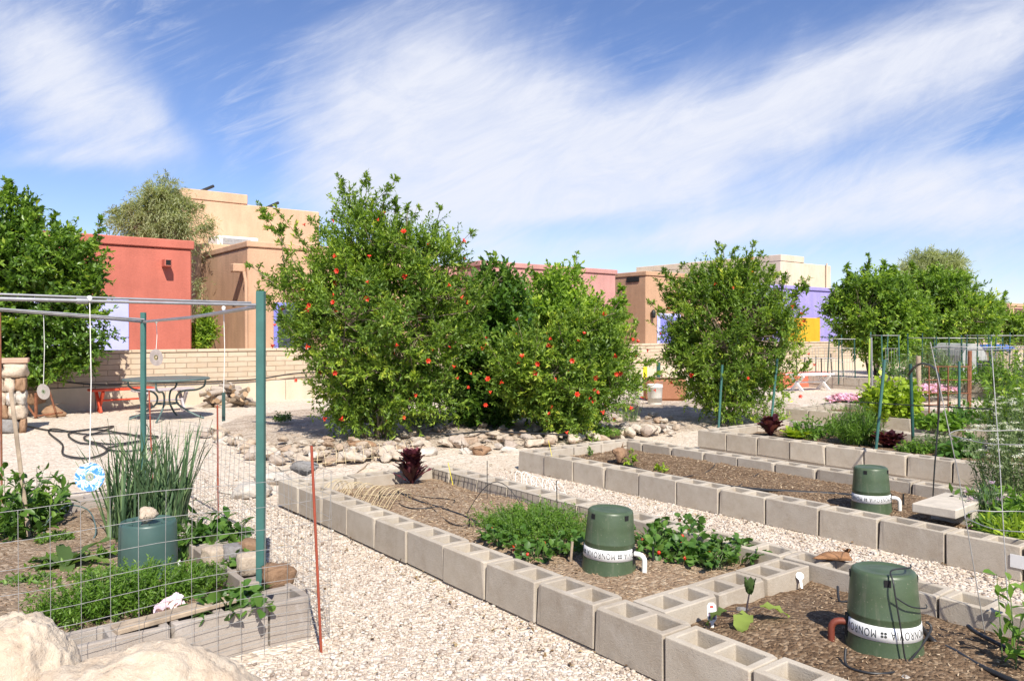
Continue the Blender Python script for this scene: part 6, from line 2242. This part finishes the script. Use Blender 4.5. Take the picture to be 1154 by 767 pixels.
# brown stone chunks on a rusty stand
q = G(50, 470)
put_rock((q.x - 0.2, q.y + 0.1, 0.30), 0.62, 'large brown stone chunk propped on the rusty stand', me=rock_mesh('stone', 91, M['brown_rock'], rough=0.05), name='stone', sc=(0.95, 0.7, 0.7), rz=0.2)
put_rock((q.x + 0.16, q.y - 0.05, 0.05), 0.55, 'lower brown stone slab leaning on the rusty stand', me=rock_mesh('stone', 92, M['brown_rock'], rough=0.05), name='stone', sc=(0.95, 0.6, 0.65), rz=-0.5)
t = thing('rusty_stand', 'rusty angle iron stand holding brown stone chunks', 'stand', (q.x, q.y, 0), -YAW)
b = MB()
b.bbox(-0.32, -0.16, 0, -0.28, -0.12, 0.5, 0.004)
b.bbox(-0.05, -0.2, 0, -0.01, -0.16, 0.42, 0.004)
b.bbox(-0.45, 0.2, 0, -0.41, 0.24, 0.5, 0.004)
b.build('legs', M['rust'], t)
b = MB()
b.tube([(-0.35, -0.16, 0.45), (-0.02, -0.2, 0.02)], 0.018, 6)
b.tube([(-0.02, -0.2, 0.04), (0.42, -0.2, 0.10)], 0.018, 6)
b.tube([(0.2, -0.22, 0.5), (0.32, -0.22, 0.1)], 0.016, 6)
b.build('braces', M['rust'], t)

# glass topped patio table
tc_p = G(185, 473)
tc_p = Vector((tc_p.x + SN * 0.1, tc_p.y + CS * 0.1, 0))
t = thing('patio_table', 'round dark green patio table with curved legs by the garden wall', 'table', tc_p)
b = MB()
zt = 0.66
b.lathe([(0.0, zt - 0.012), (0.62, zt - 0.012), (0.65, zt - 0.018), (0.665, zt), (0.65, zt + 0.016), (0.62, zt + 0.012), (0.0, zt + 0.012)], 48)
b.build('tabletop', M['tablemetal'], t)
for k in range(4):
    a = k * math.pi / 2 - YAW - math.pi / 2 + 0.15
    b = MB()
    c_, s_ = math.cos(a), math.sin(a)
    prof = [(0.60, zt - 0.02), (0.58, zt - 0.12), (0.46, zt - 0.18), (0.25, zt - 0.2), (0.16, zt - 0.27), (0.15, 0.3), (0.2, 0.22), (0.42, 0.08), (0.58, 0.012)]
    b.tube(smooth([(r * c_, r * s_, z) for (r, z) in prof], 4), 0.016, 8)
    b.build('leg', M['tablemetal'], t)
b = MB()
ring = [(0.17 * math.cos(i * math.pi / 12), 0.17 * math.sin(i * math.pi / 12), 0.26) for i in range(25)]
b.tube(ring, 0.012, 6)
b.build('leg_ring', M['tablemetal'], t)


def bench(label, p, rz, L_, h, top_m, leg_m, wide=0.3):
    t = thing('garden_bench', label, 'bench', p, rz)
    b = MB()
    for k in range(2):
        y = (-0.5 + k) * wide * 0.52
        b.bbox(-L_ / 2, y - wide * 0.245, h - 0.04, L_ / 2, y + wide * 0.245, h, 0.006)
    b.build('seat', top_m, t)
    for s in (-1, 1):
        x = s * (L_ / 2 - 0.16)
        for q in (-1, 1):
            g_ = MB()
            d = Vector((0, q * wide * 0.95, -(h - 0.04)))
            g_.bbox(-0.02, -0.04, 0, 0.02, 0.04, d.length, 0.005, M=Matrix.Translation((x + 0.022 * q, -q * wide * 0.45, h - 0.042)) @ d.to_track_quat('Z', 'X').to_matrix().to_4x4() @ Matrix.Rotation(R(90), 4, 'Z'))
            g_.build('leg', leg_m, t)
    g_ = MB()
    g_.tube([(-L_ / 2 + 0.16, 0, h * 0.5), (L_ / 2 - 0.16, 0, h * 0.5)], 0.018, 6)
    g_.build('stretcher', leg_m, t)
    return t


bench('bright red bench standing left of the patio table', G(137, 463), R(6), 1.05, 0.42, M['red_paint'], M['red_paint'])
bench('faded grey lilac bench standing behind the patio table', G(184, 464), R(4), 1.0, 0.42, M['lilac_paint'], M['lilac_paint'])

# firewood pile
q = G(258, 459)
WG = 'logs in the firewood pile'
lg = MB()
lg.tube([(-0.5, 0, 0), (-0.2, 0.01, 0.01), (0.15, -0.015, 0.0), (0.5, 0, 0)], [0.5, 0.53, 0.48, 0.5], 9)
for i in range(len(lg.mi)):
    pass
lm = lg.mesh('firewood_log', [M['bark'], M['log_end']])
lm.polygons[len(lm.polygons) - 1].material_index = 1
lm.polygons[len(lm.polygons) - 2].material_index = 1
M['bleached'] = bark_mat('bleached_wood', (0.30, 0.24, 0.19), (0.52, 0.45, 0.38))
lm2 = lm.copy()
lm2.materials[0] = M['bleached']
k = 0
for row, nrow in enumerate((8, 7, 6, 4, 2)):
    for i in range(nrow):
        x = (i - (nrow - 1) / 2) * 0.115 + random.uniform(-0.03, 0.03)
        o = link('firewood_log', random.choice((lm, lm2)), None, (q.x + x * CS, q.y - x * SN + 0.15 + random.uniform(-0.1, 0.1), 0.05 + row * 0.085 + random.uniform(-0.01, 0.02)),
                 (random.uniform(-0.5, 0.5), random.uniform(-0.5, 0.5), random.uniform(0, 3.14)))
        o.scale = (random.uniform(0.35, 0.7), random.uniform(0.06, 0.12), random.uniform(0.06, 0.11))
        tag(o, 'log in the heap of firewood against the garden wall', 'log', WG)

# ------------------------------------------------------------------ border rocks
BG = 'rocks edging the brown earth bank'
edge = [(235, 492), (262, 500), (285, 512), (300, 520), (345, 526), (380, 522), (430, 522), (455, 514), (485, 507), (515, 505), (560, 506), (600, 503), (640, 500), (690, 496), (725, 491), (765, 490)]
pts = []
for i in range(len(edge) - 1):
    a, c = G(*edge[i]), G(*edge[i + 1])
    n = max(1, int((c - a).length / 0.125))
    for k in range(n):
        pts.append(a.lerp(c, (k + random.uniform(-0.2, 0.2)) / n))
for p in pts:
    s = random.uniform(0.15, 0.36)
    p = Vector((p.x + random.uniform(-0.12, 0.12), p.y + random.uniform(-0.12, 0.12), 0.02))
    put_rock(p, s, 'cream or tan rock in the rough edging round the brown earth bank', BG, sc=(1, random.uniform(0.7, 0.95), random.uniform(0.6, 0.95)), sink=0.1)
SG = 'smaller rocks scattered on the earth bank'
ex = [e_[0] for e_ in edge]
ey = [e_[1] for e_ in edge]
for i in range(190):
    px = random.uniform(290, 770)
    py = float(np.interp(px, ex, ey)) - 1 - 19 * random.random() ** 1.3
    p = G(px, py)
    put_rock((p.x, p.y, 0.07), random.uniform(0.08, 0.24), 'small pale rock scattered on the brown earth under the bushes', SG, sink=0.15, sc=(1, 0.8, 0.65))
big = [(345, 558, 0.50, 'white', 'large white rock at the far corner of the nearest bed'), (306, 545, 0.42, 'white', 'large white rock left of the bed corner by the green post'), (283, 560, 0.46, 'white', 'low white rock just left of the bed corner'),
       (390, 552, 0.44, 'white', 'white rock behind the straw coloured wire edging'), (418, 540, 0.34, 'tan', 'tan rock behind the left of the purple lettuce'),
       (447, 517, 0.40, 'tan', 'pale tan rock above the purple lettuce'), (480, 513, 0.36, 'white', 'long pale rock right of the purple lettuce'), (543, 512, 0.34, 'brown', 'upright orange tan rock in the rock edging'),
       (525, 511, 0.24, 'white', 'cream rock left of the upright orange tan rock'), (575, 510, 0.26, 'white', 'white pointed rock right of the upright orange tan rock'), (410, 507, 0.4, 'brown', 'dark brown rock shaded under the largest bush'),
       (255, 500, 0.32, 'white', 'white rock at the left tip of the brown earth bank'), (360, 520, 0.34, 'tan', 'pale rock at the left end of the wire edging'), (720, 489, 0.30, 'white', 'white rock right of the low blossoming bush'), (690, 493, 0.3, 'tan', 'tan rock before the low blossoming bush'),
       (798, 478, 0.34, 'white', 'white rock at the foot of the rounded bush'), (750, 487, 0.3, 'white', 'pale rock near the far corner of the taller bed')]
for i, (px, py, s, kind, lb) in enumerate(big):
    m_ = {'white': M['white_rock'], 'tan': M['tan_rock'], 'brown': M['brown_rock']}[kind]
    p = G(px, py)
    put_rock((p.x, p.y, 0.0), s, lb, None, me=rock_mesh('rock', 120 + i, m_, rough=0.09), sc=(1.0, 0.72, 0.62), rz=random.uniform(-0.9, 0.3), sink=0.16, tilt=0.12)
# flat grey stone on the bed corner
put_rock(Gs(341, 538, 0.2), 0.34, 'flat grey stone standing on the far corner of the nearest bed', me=rock_mesh('stone', 160, M['grey_rock'], rough=0.04), name='stone', sc=(1.0, 0.55, 0.62), rz=-0.6, sink=0.0, tilt=0.05)
put_rock(G(300, 482) + Vector((0, 0, 0)), 0.10, 'small pink stone on the gravel left of the weed', me=ROCKS[3])

# ------------------------------------------------------------------ middle background: bucket, terracotta, yellow post
q = G(738, 457)
t = thing('white_bucket', 'white plastic bucket between two flowering bushes', 'bucket', (q.x, q.y, 0.02))
b = MB()
b.lathe([(0.0, 0.0), (0.125, 0.0), (0.13, 0.01), (0.147, 0.33), (0.155, 0.335), (0.155, 0.36), (0.147, 0.38), (0.153, 0.385), (0.152, 0.395), (0.142, 0.395), (0.135, 0.05), (0.0, 0.04)], 36)
b.build('bucket_body', M['pvc'], t)
b = MB()
b.tube([(0.155 * math.cos(a), 0.155 * math.sin(a), 0.345 - 0.1 * math.sin(a)) for a in [math.pi + i * math.pi / 12 for i in range(13)]], 0.004, 6)
b.build('handle', M['galv'], t)
t = thing('terracotta_planter', 'rough brown terracotta planter behind the white bucket', 'planter', G(752, 452))
b = MB()
b.bbox(-0.42, 0.05, 0, 0.42, 0.5, 0.46, 0.05)
b.build('planter_wall', paint('terracotta', (0.36, 0.17, 0.10)), t)
t.rotation_euler = (0, 0, -YAW)
b = MB()
b.bbox(-0.41, 0.06, 0.462, 0.41, 0.49, 0.47, 0.003)
b.build('soil', M['soil'], t)
small_stake('yellow_post', 'yellow board standing behind the white bucket', 727, 440, 727, 413, 0.0, 0.075, M['yellow'], 'post', True)
small_stake('dark_post', 'dark green post next to the yellow board', 742, 440, 742, 408, 0.0, 0.05, M['post_dark'], 'post')

# white bench in front of the salmon bench
bench('white topped bench with crossed white legs near the far grey bed', G(913, 440), R(-12), 1.2, 0.42, M['white_paint'], M['white_paint'], 0.42)
t = thing('storage_chest', 'salmon red wooden box bench behind the white topped bench', 'bench', G(909, 436), R(-14))
b = MB()
b.bbox(-0.95, -0.02, 0.0, 0.70, 0.02, 0.34, 0.006)
b.bbox(-0.95, 0.33, 0.0, 0.70, 0.37, 0.34, 0.006)
b.bbox(0.702, -0.02, 0.0, 0.74, 0.37, 0.34, 0.006)
b.bbox(-0.99, -0.02, 0.0, -0.952, 0.37, 0.34, 0.006)
b.build('sides', M['brick_red'], t)
b = MB()
b.bbox(-1.0, -0.05, 0.342, 0.76, 0.40, 0.38, 0.006)
b.build('lid', M['brick_red'], t)

# ------------------------------------------------------------------ stakes, hoops and trellis in the right half
small_stake('garden_stake', 'green steel stake in front of the middle of the rounded bush', 810, 478, 814, 411, 0.1, 0.018, M['post_green'])
small_stake('garden_stake', 'green steel stake at the right side of the rounded bush', 869, 476, 876, 404, 0.1, 0.018, M['post_green'])
small_stake('garden_stake', 'leaning bright green stake behind the reddish lettuce', 987, 508, 997, 405, 0.18, 0.016, M['post_green'])
small_stake('garden_stake', 'straight dark stake holding one foot of the arched pole', 1029, 500, 1026, 410, 0.18, 0.018, M['post_dark'])
a, c = W(1026, 420, 8.3), Gs(1051, 562, 0.12)
pts = []
d1 = depth_of(c)
for (px, py, f) in ((1024, 422, 0), (1030, 414, 0.1), (1037, 410, 0.25), (1045, 410.5, 0.45), (1052, 414, 0.65), (1057, 422, 0.82), (1059, 440, 1), (1057, 480, 1), (1053, 530, 1)):
    pts.append(W(px, py, 8.3 + (d1 - 8.3) * f))
pts.append(c - Vector((0, 0, 0.05)))
b = MB()
b.tube(smooth(pts, 4), [0.014 - 0.009 * min(1, i / 34) for i in range(len(smooth(pts, 4)))], 8)
tag(b.build('arched_pole', M['dark_metal']), 'thin dark arched pole bending down into the middle bed', 'hoop')
small_stake('garden_stake', 'thin grey blue pole behind the leaning stake', 983, 452, 982, 380, 0.0, 0.02, M['galv'])
small_stake('garden_stake', 'thin yellow green pole behind the leaning stake', 979, 447, 980, 381, 0.0, 0.02, mat('yellow_green_pole', (0.35, 0.5, 0.06), 0.5, 0.1, 9, 60, 0))
small_stake('garden_stake', 'blue green stake in the mesh trellis', 1081, 478, 1081, 407, 0.1, 0.018, M['post_green'])
small_stake('wooden_post', 'weathered wooden post behind the arched pole', 1036, 458, 1035, 401, 0.0, 0.045, M['wood'], 'post')
small_stake('wooden_post', 'rusty brown post at the right end of the mesh trellis', 1092, 466, 1093, 395, 0.0, 0.035, M['rust'], 'post')

# long black rail over the taller bed
b = MB()
p0, p1, p2 = W(943, 451, 9.0), W(1000, 455, 8.6), W(1120, 461, 8.0)
b.tube([p0, p1, p2], 0.007, 6)
q0 = Gs(958, 500, 0.17)
b.tube([W(958, 452, 8.9), Vector((W(958, 452, 8.9).x, W(958, 452, 8.9).y, 0.15))], 0.005, 6)
b.tube([p2, Vector((p2.x, p2.y, 0.15))], 0.005, 6)
tag(b.build('rail', M['dark_metal']), 'thin black rail running over the plants of the taller bed', 'rail')

t = thing('mesh_trellis', 'rusty square mesh trellis panel standing behind the arched pole', 'trellis', Gs(1068, 476, 0.1))
q = Vector(t.location)
D = depth_of(q)
b = MB()
for px in (1047, 1057, 1068.5, 1080, 1091):
    a = W(px, 412, D) - q
    b.tube([(a.x, a.y, 0), a], 0.011, 6)
for py in (413, 428, 443, 456, 468):
    b.tube([W(1042, py, D) - q, W(1094, py, D) - q], 0.009, 6)
b.build('mesh', M['rust'], t)


def cage(label, pxs, ytop, ybase, z, m_, depth=0.7, rails=1, D=None):
    """garden cage: uprights joined by top rails"""
    p = [Gs(x, ybase, z) for x in pxs]
    t = thing('garden_cage', label, 'cage', (p[0].x, p[0].y, 0))
    L_ = Vector((p[0].x, p[0].y, 0))
    zt_ = zat(ytop, p[0])
    bk = Vector((SN, CS, 0)) * depth
    ends = []
    for q in p:
        for k in (0, 1):
            b_ = MB()
            e = q - L_ + bk * k
            b_.tube([(e.x, e.y, z - 0.15), (e.x + random.uniform(-0.05, 0.05), e.y + random.uniform(-0.05, 0.05), zt_ + random.uniform(-0.04, 0.1))], 0.015, 8)
            b_.build('post', m_, t)
            ends.append(e)
    b_ = MB()
    for k in (0, 1):
        for i in range(len(p) - 1):
            for rr in range(rails):
                zz = zt_ - 0.02 - rr * 0.25
                b_.tube([(ends[2 * i + k].x, ends[2 * i + k].y, zz), (ends[2 * i + 2 + k].x, ends[2 * i + 2 + k].y, zz)], 0.009, 6)
    for i in range(len(p)):
        b_.tube([(ends[2 * i].x, ends[2 * i].y, zt_ - 0.02), (ends[2 * i + 1].x, ends[2 * i + 1].y, zt_ - 0.02)], 0.008, 6)
    b_.build('rails', M['wire'], t)
    # thin mesh wires
    b_ = MB()
    for i in range(len(p) - 1):
        a_, c_ = ends[2 * i], ends[2 * i + 2]
        for j in range(1, 6):
            q = a_.lerp(c_, j / 6)
            b_.tube([(q.x, q.y, z), (q.x, q.y, z + 0.75)], 0.005, 4)
        for zz in (0.15, 0.4, 0.75):
            b_.tube([(a_.x, a_.y, z + zz), (c_.x, c_.y, z + zz)], 0.005, 4)
    b_.build('wire_mesh', M['wire'], t)


cage('narrow dark green cage frame nearest the lavender house', (945, 964), 381, 426, 0.28, M['post_dark'])
cage('narrow blue green cage frame beside the spiky tree', (995, 1014), 377, 427, 0.28, M['post_green'])
cage('wide grey cage frame in front of the broad far tree', (1053, 1069, 1085, 1116), 380, 429, 0.28, M['post_dark'], 1.2, 1)
cage('tall green cage frame at the far right edge', (1117, 1131, 1152, 1170), 377, 437, 0.2, M['post_dark'], 1.0, 1)
cage('low black wire panel in front of the far garden wall', (905, 926, 945), 403, 424, 0.28, M['dark_metal'], 0.4)
t = thing('row_cover', 'pale arched row cover standing among the far cages', 'cover', Gs(1098, 424, 0.25))
D = depth_of(Vector(t.location))
b = MB()
pr = []
ww = 17 / FPX * D
hh = zat(387, Vector(t.location)) - t.location.z
for i in range(13):
    f = i / 12
    pr.append((-ww + 2 * ww * f, hh * (1 - abs(2 * f - 1) ** 2.2 * 0.55) if 0 < f < 1 else 0.0))
vs = [Vector((x * CS + d_ * SN, -x * SN + d_ * CS, z)) for d_ in (0, 1.6) for (x, z) in pr]
n = len(pr)
b.add(vs, [(i, i + 1, n + i + 1, n + i) for i in range(n - 1)] + [list(range(n)), list(range(2 * n - 1, n - 1, -1))])
b.build('cover_cloth', M['cover'], t)
b = MB()
b.bbox(-0.2, -0.03, 0.02, 0.22, -0.005, 0.42, 0.005, M=Matrix.Translation((0.28 * CS, -0.28 * SN, 0)) @ Matrix.Rotation(-YAW, 4, 'Z'))
b.build('vent_opening', M['hole'], t)
t = thing('blue_tarp', 'blue tarp bundle lying under the tall green cage frame', 'tarp', W(1120, 386, 27))
b = MB()
b.lathe([(0.0, -0.12), (0.5, -0.1), (0.62, 0.0), (0.4, 0.1), (0.0, 0.13)], 14)
b.build('tarp_cloth', M['blue_tarp'], t)
t.location.z = 0.9
b = MB()
b.bbox(-0.55, -0.45, -0.9, 0.55, 0.45, -0.12, 0.02)
b.build('crate', M['wood'], t)

# tall tapered wire cage at the right edge
cz = 0.12
q = W(1152, 740, 3.35)
t = thing('tomato_cage', 'tall tapered wire tomato cage at the right edge of the nearest bed', 'cage', (q.x, q.y, 0))
b = MB()
rings = [(1.345, 0.35), (0.96, 0.275), (0.60, 0.215)]
for (z, r) in rings:
    rg = MB()
    rg.tube([(r * math.cos(i * math.pi / 18), r * math.sin(i * math.pi / 18), z + 0.004 * math.sin(i)) for i in range(37)], 0.0021, 6)
    rg.build('ring', M['wire'], t)
frt = math.atan2(-CS, -SN)
for k in (-26, -13, 77, 167, 257):
    a = frt + R(k)
    lg_ = MB()
    lg_.tube([(0.36 * math.cos(a), 0.36 * math.sin(a), 1.37), (0.25 * math.cos(a), 0.25 * math.sin(a), 0.8), (0.13 * math.cos(a), 0.13 * math.sin(a), 0.02)], 0.0023, 6)
    lg_.build('leg', M['wire'], t)
